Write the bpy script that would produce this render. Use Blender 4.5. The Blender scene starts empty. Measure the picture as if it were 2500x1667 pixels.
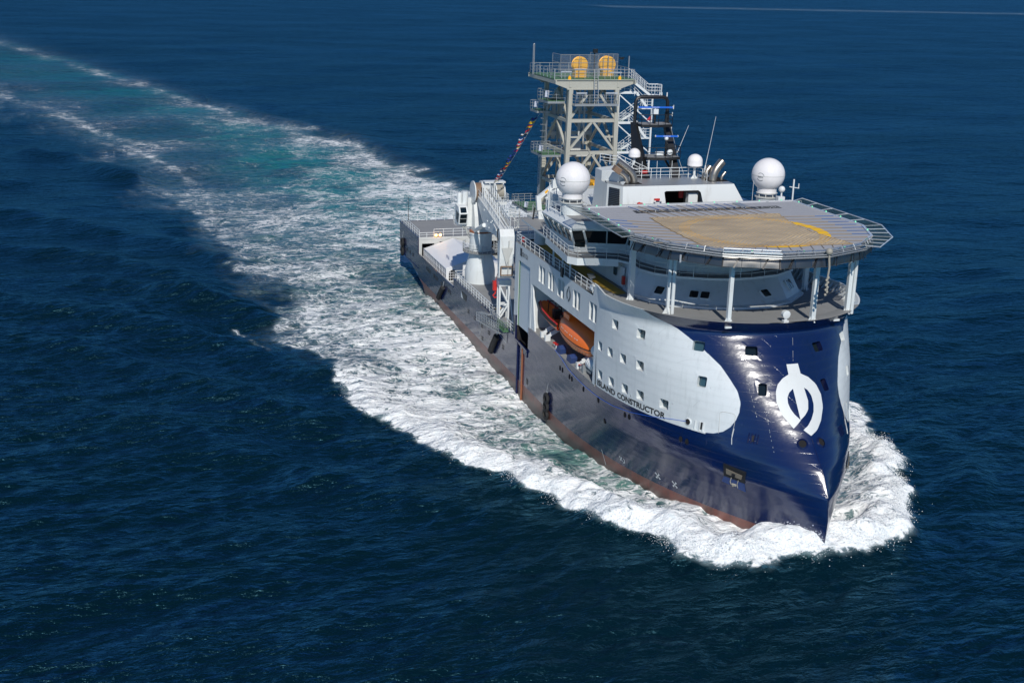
import bpy, math, random
import numpy as np
from mathutils import Vector, Matrix
random.seed(7); rng = np.random.default_rng(7)
PI = math.pi

# ------------------------------------------------------------------ camera, sky, sun, exposure
scene = bpy.context.scene
cam_data = bpy.data.cameras.new('camera'); cam = bpy.data.objects.new('camera', cam_data)
scene.collection.objects.link(cam); scene.camera = cam
cam_data.sensor_width = 36.0; cam_data.lens = 36.0*3051.37/2500; cam_data.clip_start = 1.0; cam_data.clip_end = 30000
_r = Vector((0.29700768, 0.954471, 0.02777687)); _u = Vector((-0.28196491, 0.05987387, 0.95755465)); _d = Vector((-0.91229503, 0.29223319, -0.28691033))
cam.matrix_world = Matrix(((_r.x, _u.x, -_d.x, 204.642), (_r.y, _u.y, -_d.y, -57.482), (_r.z, _u.z, -_d.z, 47.73), (0, 0, 0, 1)))
SUN_AZ, SUN_EL = math.radians(-12.8), math.radians(39.0)
world = bpy.data.worlds.new('World'); scene.world = world; world.use_nodes = True
wn = world.node_tree; wn.nodes.clear()
_o = wn.nodes.new('ShaderNodeOutputWorld'); _b = wn.nodes.new('ShaderNodeBackground'); _s = wn.nodes.new('ShaderNodeTexSky')
_s.sky_type = 'NISHITA'; _s.sun_disc = False; _s.sun_elevation = SUN_EL; _s.sun_rotation = PI/2 - SUN_AZ
_s.air_density = 0.9; _s.dust_density = 0.0; _s.ozone_density = 4.5
_b.inputs['Strength'].default_value = 0.072
_t = wn.nodes.new('ShaderNodeMix'); _t.data_type = 'RGBA'; _t.blend_type = 'MULTIPLY'; _t.inputs['Factor'].default_value = 1.0; _t.inputs['B'].default_value = (.66, .88, 1.12, 1)
wn.links.new(_s.outputs[0], _t.inputs['A']); wn.links.new(_t.outputs['Result'], _b.inputs[0]); wn.links.new(_b.outputs[0], _o.inputs[0])
sl = bpy.data.lights.new('sun', 'SUN'); sl.energy = 3.9; sl.angle = math.radians(0.53); sl.color = (1.0, 0.955, 0.88)
so = bpy.data.objects.new('sun', sl); scene.collection.objects.link(so)
sd_ = Vector((math.cos(SUN_EL)*math.cos(SUN_AZ), math.cos(SUN_EL)*math.sin(SUN_AZ), math.sin(SUN_EL)))
so.rotation_euler = sd_.to_track_quat('Z', 'Y').to_euler(); so.location = (0, 0, 300)
scene.view_settings.view_transform = 'Standard'; scene.view_settings.look = 'None'
scene.view_settings.exposure = 0.0; scene.view_settings.gamma = 1.0
try: scene.view_settings.use_curve_mapping = False
except Exception: pass
scene.cycles.max_bounces = 6; scene.cycles.sample_clamp_direct = 12; scene.cycles.sample_clamp_indirect = 6; scene.cycles.transparent_max_bounces = 12
SEA = -2.0

# ------------------------------------------------------------------ materials
def new_mat(name):
    m = bpy.data.materials.new(name); m.use_nodes = True
    nt = m.node_tree; b = nt.nodes['Principled BSDF']; return m, nt, b
def N(nt, t, **kw):
    n = nt.nodes.new(t)
    for k, v in kw.items():
        if k.startswith('i_'): n.inputs[k[2:].replace('_', ' ')].default_value = v
        else: setattr(n, k, v)
    return n
def math_n(nt, op, a, b=None, c=None, clamp=False):
    n = nt.nodes.new('ShaderNodeMath'); n.operation = op; n.use_clamp = clamp
    for i, v in enumerate((a, b, c)):
        if v is None: continue
        if isinstance(v, (int, float)): n.inputs[i].default_value = v
        else: nt.links.new(v, n.inputs[i])
    return n.outputs[0]
def mixc(nt, fac, a, b):
    n = nt.nodes.new('ShaderNodeMix'); n.data_type = 'RGBA'
    for sock, v in ((n.inputs['Factor'], fac), (n.inputs['A'], a), (n.inputs['B'], b)):
        if isinstance(v, (int, float)): sock.default_value = v
        elif isinstance(v, tuple): sock.default_value = (*v[:3], 1)
        else: nt.links.new(v, sock)
    return n.outputs['Result']
def sstep(nt, x, lo, hi):
    n = nt.nodes.new('ShaderNodeMapRange'); n.interpolation_type = 'SMOOTHSTEP'
    nt.links.new(x, n.inputs['Value'])
    for k, v in (('From Min', lo), ('From Max', hi)):
        if isinstance(v, (int, float)): n.inputs[k].default_value = v
        else: nt.links.new(v, n.inputs[k])
    return n.outputs['Result']
def pos(nt, scale=(1, 1, 1), rot=0.0):
    g = nt.nodes.new('ShaderNodeNewGeometry'); m = nt.nodes.new('ShaderNodeMapping')
    m.inputs['Scale'].default_value = scale; m.inputs['Rotation'].default_value = (0, 0, rot)
    nt.links.new(g.outputs['Position'], m.inputs['Vector']); return m.outputs[0]
def noise(nt, vec, scale, detail=3, rough=.55, dist=0.0, typ=None):
    n = nt.nodes.new('ShaderNodeTexNoise'); n.inputs['Scale'].default_value = scale; n.inputs['Detail'].default_value = detail
    n.inputs['Roughness'].default_value = rough; n.inputs['Distortion'].default_value = dist
    if typ: n.noise_type = typ
    nt.links.new(vec, n.inputs['Vector']); return n.outputs['Fac']
def bump(nt, b, h, strength=.3, dist=.05):
    n = nt.nodes.new('ShaderNodeBump'); n.inputs['Strength'].default_value = strength; n.inputs['Distance'].default_value = dist
    nt.links.new(h, n.inputs['Height']); nt.links.new(n.outputs[0], b.inputs['Normal']); return n
def paint(name, col, rough=.45, metal=0.0, var=.12, dirt=(.25, .2, .15), dirt_amt=.12, streak=True, spec=.5, bmp=.0):
    m, nt, b = new_mat(name)
    f1 = noise(nt, pos(nt, (1, 1, .25) if streak else (1, 1, 1)), 1.3, 5, .6)
    f2 = noise(nt, pos(nt), .35, 3)
    c1 = mixc(nt, math_n(nt, 'MULTIPLY', f2, var*2), col, tuple(c*.72 for c in col))
    df = math_n(nt, 'MULTIPLY', sstep(nt, f1, .52, .78), dirt_amt)
    nt.links.new(mixc(nt, df, c1, dirt), b.inputs['Base Color'])
    b.inputs['Roughness'].default_value = rough; b.inputs['Metallic'].default_value = metal
    b.inputs['Specular IOR Level'].default_value = spec
    if bmp: bump(nt, b, noise(nt, pos(nt), 3.0, 4), bmp, .04)
    return m
M = {}
M['white'] = paint('white_paint', (.69, .72, .72), .38, dirt_amt=.3)
M['hullwhite'] = paint('side_white_paint', (.66, .70, .705), .35, dirt_amt=.28)
M['grey'] = paint('light_grey_paint', (.50, .51, .49), .5)
M['deck'] = paint('deck_grey', (.27, .275, .275), .75, streak=False, var=.3, dirt_amt=.25, dirt=(.1, .1, .1))
M['helideck'] = paint('helideck_grey', (.36, .37, .40), .8, streak=False, var=.15, dirt_amt=.25, dirt=(.22, .22, .23))
M['beige'] = paint('beige_paint', (.42, .415, .36), .5, dirt_amt=.22, dirt=(.3, .22, .14))
M['black'] = paint('black_paint', (.012, .013, .015), .4, dirt_amt=.3, dirt=(.05, .04, .035))
M['rubber'] = paint('rubber', (.015, .015, .016), .8)
M['steel'] = paint('stainless', (.18, .175, .165), .34, metal=1.0, dirt_amt=.4, dirt=(.3, .24, .17))
M['galv'] = paint('galvanised', (.42, .44, .45), .45, metal=.6)
M['alu'] = paint('bright_aluminium', (.80, .81, .82), .3, metal=.55)
M['exhaust'] = paint('exhaust_steel', (.40, .36, .31), .35, metal=.9, dirt_amt=.8, dirt=(.12, .07, .04), streak=False)
M['orange'] = paint('orange_grp', (.95, .19, .02), .35, dirt_amt=.15)
M['red'] = paint('red_paint', (.52, .025, .02), .4)
M['yellow'] = paint('yellow_paint', (.88, .44, .008), .5); M['deckyellow'] = paint('deck_yellow', (.92, .54, .012), .7, streak=False)
M['ochre'] = paint('ochre_walkway', (.42, .26, .03), .75, streak=False, dirt_amt=.5, dirt=(.16, .13, .07))
M['blue'] = paint('radar_blue', (.015, .13, .62), .4)
M['strapblue'] = paint('strap_blue', (.02, .12, .38), .7)
M['tarp'] = paint('blue_tarp', (.02, .05, .17), .6)
M['navy'] = paint('navy_paint', (.004, .009, .05), .2)
M['green'] = paint('green_grating', (.07, .17, .08), .7)
M['tent'] = paint('tent_canvas', (.76, .77, .78), .42, dirt_amt=.05)
M['clear'] = paint('tent_window_sheet', (.42, .44, .48), .2, dirt_amt=.4, dirt=(.75, .76, .78))
M['rope'] = paint('tan_rope', (.33, .24, .14), .9, streak=False)
M['drum'] = paint('wire_on_drum', (.20, .13, .085), .6)
M['drum2'] = paint('wire_grey', (.33, .31, .26), .6)
M['rust'] = paint('rust_strip', (.25, .09, .04), .7)
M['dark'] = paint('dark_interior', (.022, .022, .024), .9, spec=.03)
M['anchor'] = paint('old_anchor', (.13, .115, .09), .7)
M['ceil'] = paint('shaded_bay_lining', (.45, .44, .42), .6)
M['silver'] = paint('white_silencer', (.80, .80, .78), .35)
M['letter'] = paint('black_lettering', (.012, .014, .018), .5)
M['wletter'] = paint('white_marking', (.64, .67, .67), .5)
M['greylet'] = paint('grey_emblem', (.085, .12, .15), .5)
M['skin_rad'] = paint('radome_grp', (.78, .765, .765), .22, streak=True, dirt_amt=.12, var=.05)
for nm, c in (('f_yellow', (.75, .5, .03)), ('f_red', (.6, .03, .04)), ('f_blue', (.02, .04, .3)), ('f_white', (.75, .75, .75)), ('f_black', (.02, .02, .03))):
    M[nm] = paint(nm, c, .8, streak=False)
def glass(name, col=(.006, .012, .015), rough=.04):
    m, nt, b = new_mat(name); b.inputs['Base Color'].default_value = (*col, 1); b.inputs['Roughness'].default_value = rough
    b.inputs['Specular IOR Level'].default_value = .7; return m
M['glass'] = glass('window_glass'); M['glassb'] = glass('cabin_glass', (.03, .07, .09))
def lamp(name, col, s):
    m, nt, b = new_mat(name); b.inputs['Base Color'].default_value = (*col, 1); b.inputs['Emission Color'].default_value = (*col, 1); b.inputs['Emission Strength'].default_value = s; return m
M['lamp'] = lamp('orange_floodlight', (1.0, .42, .06), 6.0); M['lampcore'] = lamp('floodlight_core', (1.0, .85, .5), 12.0); M['lgreen'] = lamp('green_landing_light', (.2, .75, .45), .12)

def mat_shutter():
    m, nt, b = new_mat('roller_shutter')
    b.inputs['Base Color'].default_value = (.55, .60, .62, 1); b.inputs['Roughness'].default_value = .45; return m
M['shutter'] = mat_shutter()

def mat_net():
    m, nt, b = new_mat('rope_netting')
    g = nt.nodes.new('ShaderNodeNewGeometry'); sx = nt.nodes.new('ShaderNodeSeparateXYZ'); nt.links.new(g.outputs['Position'], sx.inputs[0])
    nz = noise(nt, pos(nt), .5, 2); wob = math_n(nt, 'MULTIPLY', nz, .5)
    def line(a, bb):
        s = math_n(nt, 'ADD', math_n(nt, 'ADD', math_n(nt, 'MULTIPLY', sx.outputs['X'], a), math_n(nt, 'MULTIPLY', sx.outputs['Y'], bb)), wob)
        f = math_n(nt, 'FRACT', math_n(nt, 'MULTIPLY', s, 1/.34))
        return math_n(nt, 'LESS_THAN', f, .46)
    msk = math_n(nt, 'MAXIMUM', line(.75, .66), line(-.66, .75))
    big = sstep(nt, noise(nt, pos(nt, (1.4, .45, 1)), .45, 3), .35, .7)
    c = mixc(nt, big, (.60, .46, .28), (.42, .33, .22))
    nt.links.new(c, b.inputs['Base Color']); b.inputs['Roughness'].default_value = .9
    tr = nt.nodes.new('ShaderNodeBsdfTransparent'); mx = nt.nodes.new('ShaderNodeMixShader')
    nt.links.new(msk, mx.inputs[0]); nt.links.new(tr.outputs[0], mx.inputs[1]); nt.links.new(b.outputs[0], mx.inputs[2])
    nt.links.new(mx.outputs[0], nt.nodes['Material Output'].inputs[0]); return m
M['net'] = mat_net()
def mat_mesh():
    m, nt, b = new_mat('green_safety_mesh'); b.inputs['Base Color'].default_value = (.02, .05, .045, 1); b.inputs['Roughness'].default_value = .8
    tr = nt.nodes.new('ShaderNodeBsdfTransparent'); mx = nt.nodes.new('ShaderNodeMixShader')
    v = pos(nt); ch = nt.nodes.new('ShaderNodeTexChecker'); ch.inputs['Scale'].default_value = 14; nt.links.new(v, ch.inputs['Vector'])
    f = math_n(nt, 'ADD', math_n(nt, 'MULTIPLY', ch.outputs['Fac'], .4), .35)
    nt.links.new(f, mx.inputs[0]); nt.links.new(tr.outputs[0], mx.inputs[1]); nt.links.new(b.outputs[0], mx.inputs[2])
    nt.links.new(mx.outputs[0], nt.nodes['Material Output'].inputs[0]); return m
M['mesh'] = mat_mesh()
def mat_cage():
    m, nt, b = new_mat('wire_mesh_guard'); b.inputs['Base Color'].default_value = (.45, .46, .46, 1); b.inputs['Metallic'].default_value = .4
    tr = nt.nodes.new('ShaderNodeBsdfTransparent'); mx = nt.nodes.new('ShaderNodeMixShader'); mx.inputs[0].default_value = .16
    nt.links.new(tr.outputs[0], mx.inputs[1]); nt.links.new(b.outputs[0], mx.inputs[2])
    nt.links.new(mx.outputs[0], nt.nodes['Material Output'].inputs[0]); return m
M['cage'] = mat_cage()

def mat_hull():
    m, nt, b = new_mat('hull_paint')
    g = nt.nodes.new('ShaderNodeNewGeometry'); sx = nt.nodes.new('ShaderNodeSeparateXYZ'); nt.links.new(g.outputs['Position'], sx.inputs[0])
    z = sx.outputs['Z']
    at = nt.nodes.new('ShaderNodeAttribute'); at.attribute_name = 'panel'
    panel = sstep(nt, at.outputs['Fac'], -.02, .02)
    st = noise(nt, pos(nt, (1.2, 1.2, .12)), 1.6, 5, .6); big = noise(nt, pos(nt), .22, 4)
    navy = mixc(nt, sstep(nt, big, .4, .7), (.0016, .0100, .062), (.0024, .0115, .052))
    white = mixc(nt, math_n(nt, 'MULTIPLY', sstep(nt, st, .48, .75), .35), (.665, .705, .71), (.42, .46, .46))
    zz = math_n(nt, 'ADD', z, math_n(nt, 'MULTIPLY', math_n(nt, 'SUBTRACT', st, .5), .06))
    red = math_n(nt, 'LESS_THAN', z, -.42)
    redc = mixc(nt, sstep(nt, st, .35, .75), (.17, .045, .03), (.085, .035, .028))
    wl = sstep(nt, zz, -1.9, -.9); redc2 = mixc(nt, wl, (.06, .035, .028), redc)
    c = mixc(nt, panel, navy, white); c = mixc(nt, red, c, redc2)
    # thin rust and scuff streaks
    sc = sstep(nt, noise(nt, pos(nt, (2.2, 2.2, .08)), 2.2, 4), .66, .74)
    c = mixc(nt, math_n(nt, 'MULTIPLY', sc, .20), c, (.10, .10, .10))
    rg = math_n(nt, 'ADD', math_n(nt, 'MULTIPLY', panel, .18), math_n(nt, 'ADD', .135, math_n(nt, 'MULTIPLY', big, .08)))
    rg = math_n(nt, 'ADD', rg, math_n(nt, 'MULTIPLY', red, .25)); nt.links.new(rg, b.inputs['Roughness'])
    # plating: rows of slightly buckled plates
    cx = nt.nodes.new('ShaderNodeCombineXYZ')
    nt.links.new(math_n(nt, 'ADD', sx.outputs['X'], math_n(nt, 'ABSOLUTE', sx.outputs['Y'])), cx.inputs['X']); nt.links.new(z, cx.inputs['Y'])
    br = nt.nodes.new('ShaderNodeTexBrick'); br.inputs['Scale'].default_value = 1.0; br.inputs['Brick Width'].default_value = 2.6; br.inputs['Row Height'].default_value = .72
    br.inputs['Mortar Size'].default_value = .012; br.inputs['Mortar Smooth'].default_value = 1.0
    br.inputs['Color1'].default_value = (0, 0, 0, 1); br.inputs['Color2'].default_value = (1, 1, 1, 1); br.inputs['Mortar'].default_value = (.0, .0, .0, 1)
    nt.links.new(cx.outputs[0], br.inputs['Vector'])
    buck = math_n(nt, 'SINE', math_n(nt, 'MULTIPLY', z, 2*PI/.72))
    h = math_n(nt, 'ADD', math_n(nt, 'MULTIPLY', noise(nt, pos(nt, (.5, .5, 1.1)), 1.1, 3), .05), math_n(nt, 'MULTIPLY', buck, .0045))
    h = math_n(nt, 'ADD', h, math_n(nt, 'MULTIPLY', br.outputs['Fac'], -.006))
    nt.links.new(mixc(nt, math_n(nt, 'MULTIPLY', br.outputs['Fac'], .22), c, (.05, .055, .06)), b.inputs['Base Color'])
    bump(nt, b, h, .5, 1.0); b.inputs['IOR'].default_value = 1.9
    return m
M['hull'] = mat_hull()

# ------------------------------------------------------------------ mesh helpers
C = scene.collection
class MB:
    def __init__(s): s.v = []; s.f = []; s.m = []; s.k = 0
    def add(s, vs, fs):
        o = len(s.v); s.v += [tuple(map(float, p)) for p in vs]; s.f += [tuple(o+i for i in f) for f in fs]; s.m += [s.k]*len(fs); return s
    def box(s, x0, x1, y0, y1, z0, z1):
        return s.add([(x, y, z) for z in (z0, z1) for y in (y0, y1) for x in (x0, x1)], [(0, 2, 3, 1), (4, 5, 7, 6), (0, 1, 5, 4), (2, 6, 7, 3), (0, 4, 6, 2), (1, 3, 7, 5)])
    def obox(s, p, q, w, h, up=(0, 0, 1)):      # beam from p to q of width w (sideways) and height h
        p, q = Vector(p), Vector(q); a = (q-p).normalized(); u = Vector(up)
        if abs(a.dot(u)) > .98: u = Vector((1, 0, 0))
        sd = a.cross(u).normalized()*(w/2); uu = sd.cross(a).normalized()*(h/2)
        vs = [e + i*sd + j*uu for e in (p, q) for i, j in ((-1, -1), (1, -1), (1, 1), (-1, 1))]
        return s.add(vs, [(3, 2, 1, 0), (4, 5, 6, 7), (0, 1, 5, 4), (1, 2, 6, 5), (2, 3, 7, 6), (3, 0, 4, 7)])
    def tube(s, p, q, r, n=6, r2=None, cap=True):
        p, q = Vector(p), Vector(q); a = (q-p); a.normalize(); u = Vector((0, 0, 1)) if abs(a.z) < .95 else Vector((1, 0, 0))
        e1 = a.cross(u).normalized(); e2 = a.cross(e1); r2 = r if r2 is None else r2
        vs = [c + (e1*math.cos(2*PI*i/n) + e2*math.sin(2*PI*i/n))*rr for c, rr in ((p, r), (q, r2)) for i in range(n)]
        fs = [(i, (i+1) % n, n+(i+1) % n, n+i) for i in range(n)]
        if cap: fs += [tuple(range(n-1, -1, -1)), tuple(range(n, 2*n))]
        return s.add(vs, fs)
    def path(s, pts, r, n=6):
        for a, b in zip(pts, pts[1:]): s.tube(a, b, r, n)
        return s
    def bend(s, pts, r, n=14):                  # smooth pipe with shared rings
        P = [Vector(p) for p in pts]; rings = []; e1 = None
        for i, c in enumerate(P):
            t = ((P[i+1] if i+1 < len(P) else c) - (P[i-1] if i else c)).normalized()
            if e1 is None: e1 = t.cross(Vector((0, 0, 1)) if abs(t.z) < .9 else Vector((1, 0, 0))).normalized()
            else: e1 = (e1 - t*e1.dot(t)).normalized()
            e2 = t.cross(e1); rr = r[i] if isinstance(r, (list, tuple)) else r
            rings.append([c + (e1*math.cos(2*PI*j/n) + e2*math.sin(2*PI*j/n))*rr for j in range(n)])
        fs = [(i*n+j, i*n+(j+1) % n, (i+1)*n+(j+1) % n, (i+1)*n+j) for i in range(len(P)-1) for j in range(n)]
        fs += [tuple(range(n-1, -1, -1)), tuple((len(P)-1)*n+j for j in range(n))]
        return s.add([p for rg in rings for p in rg], fs)
    def lathe(s, c, prof, n=24, axis='z'):
        c = Vector(c); vs = []
        for r, h in prof:
            for i in range(n):
                a = 2*PI*i/n; x, y = r*math.cos(a), r*math.sin(a)
                vs.append(c + Vector({'z': (x, y, h), 'y': (x, h, y), 'x': (h, x, y)}[axis]))
        fs = [(k*n+i, k*n+(i+1) % n, (k+1)*n+(i+1) % n, (k+1)*n+i) for k in range(len(prof)-1) for i in range(n)]
        if prof[0][0] > 1e-6: fs.append(tuple(range(n-1, -1, -1)))
        if prof[-1][0] > 1e-6: fs.append(tuple((len(prof)-1)*n+i for i in range(n)))
        return s.add(vs, fs)
    def poly(s, pts): return s.add(pts, [tuple(range(len(pts)))])
    def prism(s, pts, vec):
        n = len(pts); vec = Vector(vec); b = [Vector(p) for p in pts]
        return s.add(b + [p+vec for p in b], [tuple(range(n-1, -1, -1)), tuple(range(n, 2*n))] + [(i, (i+1) % n, n+(i+1) % n, n+i) for i in range(n)])
    def loft(s, A, B, closed=True):
        n = len(A); k = n if closed else n-1
        return s.add(list(A)+list(B), [(i, (i+1) % n, n+(i+1) % n, n+i) for i in range(k)])
    def grid(s, rows):                          # rows of equal-length point lists
        n = len(rows[0]); return s.add([p for r in rows for p in r], [(i*n+j, i*n+j+1, (i+1)*n+j+1, (i+1)*n+j) for i in range(len(rows)-1) for j in range(n-1)])
    def rail(s, pts, h=1.1, r=.036, sp=1.6, bars=3, closed=False):
        pts = [Vector(p) for p in pts]
        if closed: pts.append(pts[0])
        for a, b in zip(pts, pts[1:]):
            L = (b-a).length; n = max(1, round(L/sp))
            for k in range(bars):
                zz = Vector((0, 0, h*(k+1)/bars)); s.tube(a+zz, b+zz, r if k == bars-1 else r*.75, 5)
            for i in range(n+1):
                p = a.lerp(b, i/n); s.tube(p, p+Vector((0, 0, h)), r, 5, cap=False)
        return s
    def ladder(s, p, q, w=.5, r=.03, side=(0, 1, 0), step=.35):
        p, q = Vector(p), Vector(q); sd = Vector(side).normalized()*(w/2)
        s.tube(p-sd, q-sd, r, 5); s.tube(p+sd, q+sd, r, 5); n = int((q-p).length/step)
        for i in range(1, n): c = p.lerp(q, i/n); s.tube(c-sd, c+sd, r*.7, 4)
        return s
    def ball(s, c, r, n=20, m=12, z0=-1, z1=1):
        prof = []
        a0, a1 = math.asin(z0), math.asin(z1)
        for i in range(m+1):
            a = a0+(a1-a0)*i/m; prof.append((max(0, r*math.cos(a)), r*math.sin(a)))
        return s.lathe(c, prof, n)
    def pieces(s):                              # split into connected pieces
        par_ = list(range(len(s.v)))
        def find(i):
            while par_[i] != i: par_[i] = par_[par_[i]]; i = par_[i]
            return i
        for f in s.f:
            r0 = find(f[0])
            for i in f[1:]: par_[find(i)] = r0
        out = {}
        for f, k in zip(s.f, s.m):
            r0 = find(f[0]); g = out.setdefault(r0, (MB(), {}))
            idx = []
            for i in f:
                if i not in g[1]: g[1][i] = len(g[0].v); g[0].v.append(s.v[i])
                idx.append(g[1][i])
            g[0].f.append(tuple(idx)); g[0].m.append(k)
        return [g[0] for g in out.values()]
    def build_each(s, name, mats, parent=None, **kw):
        for q in s.pieces(): q.build(name, mats, parent, **kw)
    def build(s, name, mats, parent=None, smooth=False, label=None):
        me = bpy.data.meshes.new(name); me.from_pydata(s.v, [], s.f)
        if isinstance(mats, str): mats = [mats]
        for k in mats: me.materials.append(M[k])
        if len(mats) > 1: me.polygons.foreach_set('material_index', s.m)
        if smooth:
            me.polygons.foreach_set('use_smooth', [True]*len(me.polygons))
            try: me.set_sharp_from_angle(angle=math.radians(35 if smooth is True else smooth))
            except Exception: pass
        me.update(); o = bpy.data.objects.new(name, me); C.objects.link(o)
        if parent is not None:
            o.parent = parent; w = parent
            if parent.parent is None: o.location = -parent.location
        if label: o['label'] = label
        return o
def tag(o, label, cat, group=None, kind=None):
    if kind: o['kind'] = kind
    if label: o['label'] = label
    if cat: o['category'] = cat
    if group: o['group'] = group
    return o
def thing(name, label, cat, loc=(0, 0, 0), group=None):
    o = bpy.data.objects.new(name, None); C.objects.link(o); o.location = loc; o.empty_display_size = .5
    return tag(o, label, cat, group)
def text_mesh(txt, fn, size=1.0, font=None, extrude=0.0, spacing=1.0, align='LEFT', bold=0.0, sub=0):
    cu = bpy.data.curves.new('t', 'FONT'); cu.body = txt; cu.size = size; cu.space_character = spacing; cu.align_x = align; cu.offset = bold; cu.resolution_u = 4
    ob = bpy.data.objects.new('t', cu); C.objects.link(ob); bpy.context.view_layer.update()
    me = bpy.data.meshes.new_from_object(ob.evaluated_get(bpy.context.evaluated_depsgraph_get()))
    vs = [tuple(fn(v.co.x, v.co.y)) for v in me.vertices]; fs = [tuple(p.vertices) for p in me.polygons]
    bpy.data.objects.remove(ob); bpy.data.curves.remove(cu); bpy.data.meshes.remove(me)
    return vs, fs
def text_width(txt, size=1.0, spacing=1.0):
    cu = bpy.data.curves.new('t', 'FONT'); cu.body = txt; cu.size = size; cu.space_character = spacing
    ob = bpy.data.objects.new('t', cu); C.objects.link(ob); bpy.context.view_layer.update(); w = ob.dimensions.x
    bpy.data.objects.remove(ob); bpy.data.curves.remove(cu); return w
# ------------------------------------------------------------------ hull form (x forward, y to port, z up; sea at -2)
ZS = [-6, -0.5, 2, 4, 6, 8, 12, 16.2, 17.45]
XS_ = [116, 117.2, 117.35, 117.0, 115.75, 113.7, 110.3, 106.9, 108.0]
LS_ = [46, 42, 37, 32.7, 29, 25, 18.5, 14.2, 13.5]
NS_ = [2.5, 2.5, 2.5, 2.5, 2.43, 2.35, 2.2, 2.1, 2.05]
MS_ = [1, 1, 1.05, 1.14, 1.26, 1.4, 1.75, 2.05, 2.1]
def par(z): return [np.interp(z, ZS, a) for a in (XS_, LS_, NS_, MS_)]
def hb(X, z):
    s, L, n, m = par(z); t = np.clip((s-X)/L, 0, 1)
    fl = 1+.045*np.clip((z-15.9)/1.5, 0, 1)*np.clip((X-91.5)/3.5, 0, 1)
    return 12.5*fl*(np.maximum(1-(1-t)**n, 0))**(1/m)
def hx(y, z):
    s, L, n, m = par(z); q = min(abs(y)/(12.5*(1+.045*float(np.clip((z-15.9)/1.5, 0, 1)))), 1)
    return s-L*(1-(1-q**m)**(1/n))
def inside(p): 
    return p[0] < par(p[2])[0] and abs(p[1]) < hb(p[0], p[2])
def project(p, nrm, reach=1.5):        # slide p along nrm onto the hull skin
    lo, hi = -reach, reach; p = np.array(p, float); nrm = np.array(nrm, float)
    for _ in range(22):
        m = (lo+hi)/2
        if inside(p+m*nrm): lo = m
        else: hi = m
    return p+hi*nrm
def hull_frame(X, z, side=-1):
    y = float(hb(X, z)); P0 = np.array([X, side*y, z]); e = .05
    if y > 11.9 or X < 104:
        Pa = np.array([X+e, side*float(hb(X+e, z)), z]); T = Pa-P0
    else:
        y2 = y-e; Pa = np.array([hx(y2, z), side*y2, z]); T = Pa-P0
    T /= np.linalg.norm(T)
    y3 = float(hb(X, z+e)); Pb = np.array([X, side*y3, z+e])
    if X >= 104: Pb = np.array([hx(y, z+e), side*y, z+e])
    U = Pb-P0; U -= T*(U@T); U /= np.linalg.norm(U)
    Nn = np.cross(T, U)*(-side)*-1
    if Nn[0]*1+Nn[1]*side*1 < 0: Nn = -Nn
    return P0, T, U, Nn

ship = thing('offshore_vessel', 'large offshore ship with navy hull, white superstructure and backwards-sloping bow, under way', 'ship')

# panel outline (white paint) in side projection
PANEL = [(60, 7.16), (92, 7.16), (104, 7.17), (106.2, 7.2), (107.4, 7.28), (108.3, 7.45), (108.95, 7.8), (109.35, 8.35), (109.52, 9.0), (109.5, 9.7), (109.25, 10.55), (108.67, 11.5), (107.9, 12.36), (106.9, 13.4), (105.51, 14.5), (104.75, 15.03), (102.84, 16.17), (101.5, 17.05), (100.8, 17.6), (60, 18.5)]
_PP = np.array(PANEL)
def panel_sd(X, z):
    P = np.stack([X, z], -1)[..., None, :]; A = _PP; B = np.roll(_PP, -1, 0); AB = B-A
    t = np.clip(((P-A)*AB).sum(-1)/(AB**2).sum(-1), 0, 1); d = np.sqrt(((P-(A+t[..., None]*AB))**2).sum(-1)).min(-1)
    xs, zs = X[..., None], z[..., None]
    c = ((A[:, 1] > zs) != (B[:, 1] > zs)) & (xs < (B[:, 0]-A[:, 0])*(zs-A[:, 1])/((B[:, 1]-A[:, 1])+1e-12)+A[:, 0])
    return np.where(c.sum(-1) % 2 == 1, d, -d)

# openings in the curved bow skin: (x, z, half width, half height)
BOWWIN = [(96.1, 14.64, .6, .5), (99.88, 14.69, .6, .5), (93.11, 11.59, .55, .5), (95.38, 11.61, .55, .5), (97.72, 11.65, .55, .5), (100.23, 11.67, .58, .5),
          (93.23, 8.6, .55, .5), (95.59, 8.62, .55, .5), (98.03, 8.66, .55, .5), (100.34, 8.71, .58, .5), (103.32, 8.75, .6, .5),
          (104.97, 14.82, .62, .48), (106.32, 11.81, .5, .52), (107.43, 14.81, .62, .48), (109.64, 11.82, .42, .6)]
def zbot(X): return float(np.interp(X, [0, 6.5, 11.6, 17, 22], [1.0, 1.0, .15, -.9, -5]))
hv = []; hf = []
def hull_patch(cols, rows, fn, side, skip=None):
    o = len(hv); nc, nr = len(cols), len(rows)
    for c in cols:
        for r in rows: hv.append(fn(c, r, side))
    for i in range(nc-1):
        for j in range(nr-1):
            if skip and skip(i, j): continue
            a = o+i*nr+j; q = (a, a+nr, a+nr+1, a+1)
            hf.append(q if side < 0 else q[::-1])
def zrows(top, n=None):
    b = [-5, -3.5, -2.6, -2, -1.4, -.9, -.42, .2, 1, 1.7, 2.2, 2.8, 3.35]
    z = [q for q in b if q < top-.05]+[top]
    while z[-1]-z[-2] > .8: z.insert(-1, z[-2]+.6)
    return z
strips = [(0, 13.7, 5.96), (13.7, 35.8, 3.35), (35.8, 64.6, 4.65), (64.6, 65.9, 7.16), (65.9, 70.4, 4.3), (70.4, 92.2, 7.16)]
NZU = 58
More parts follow.
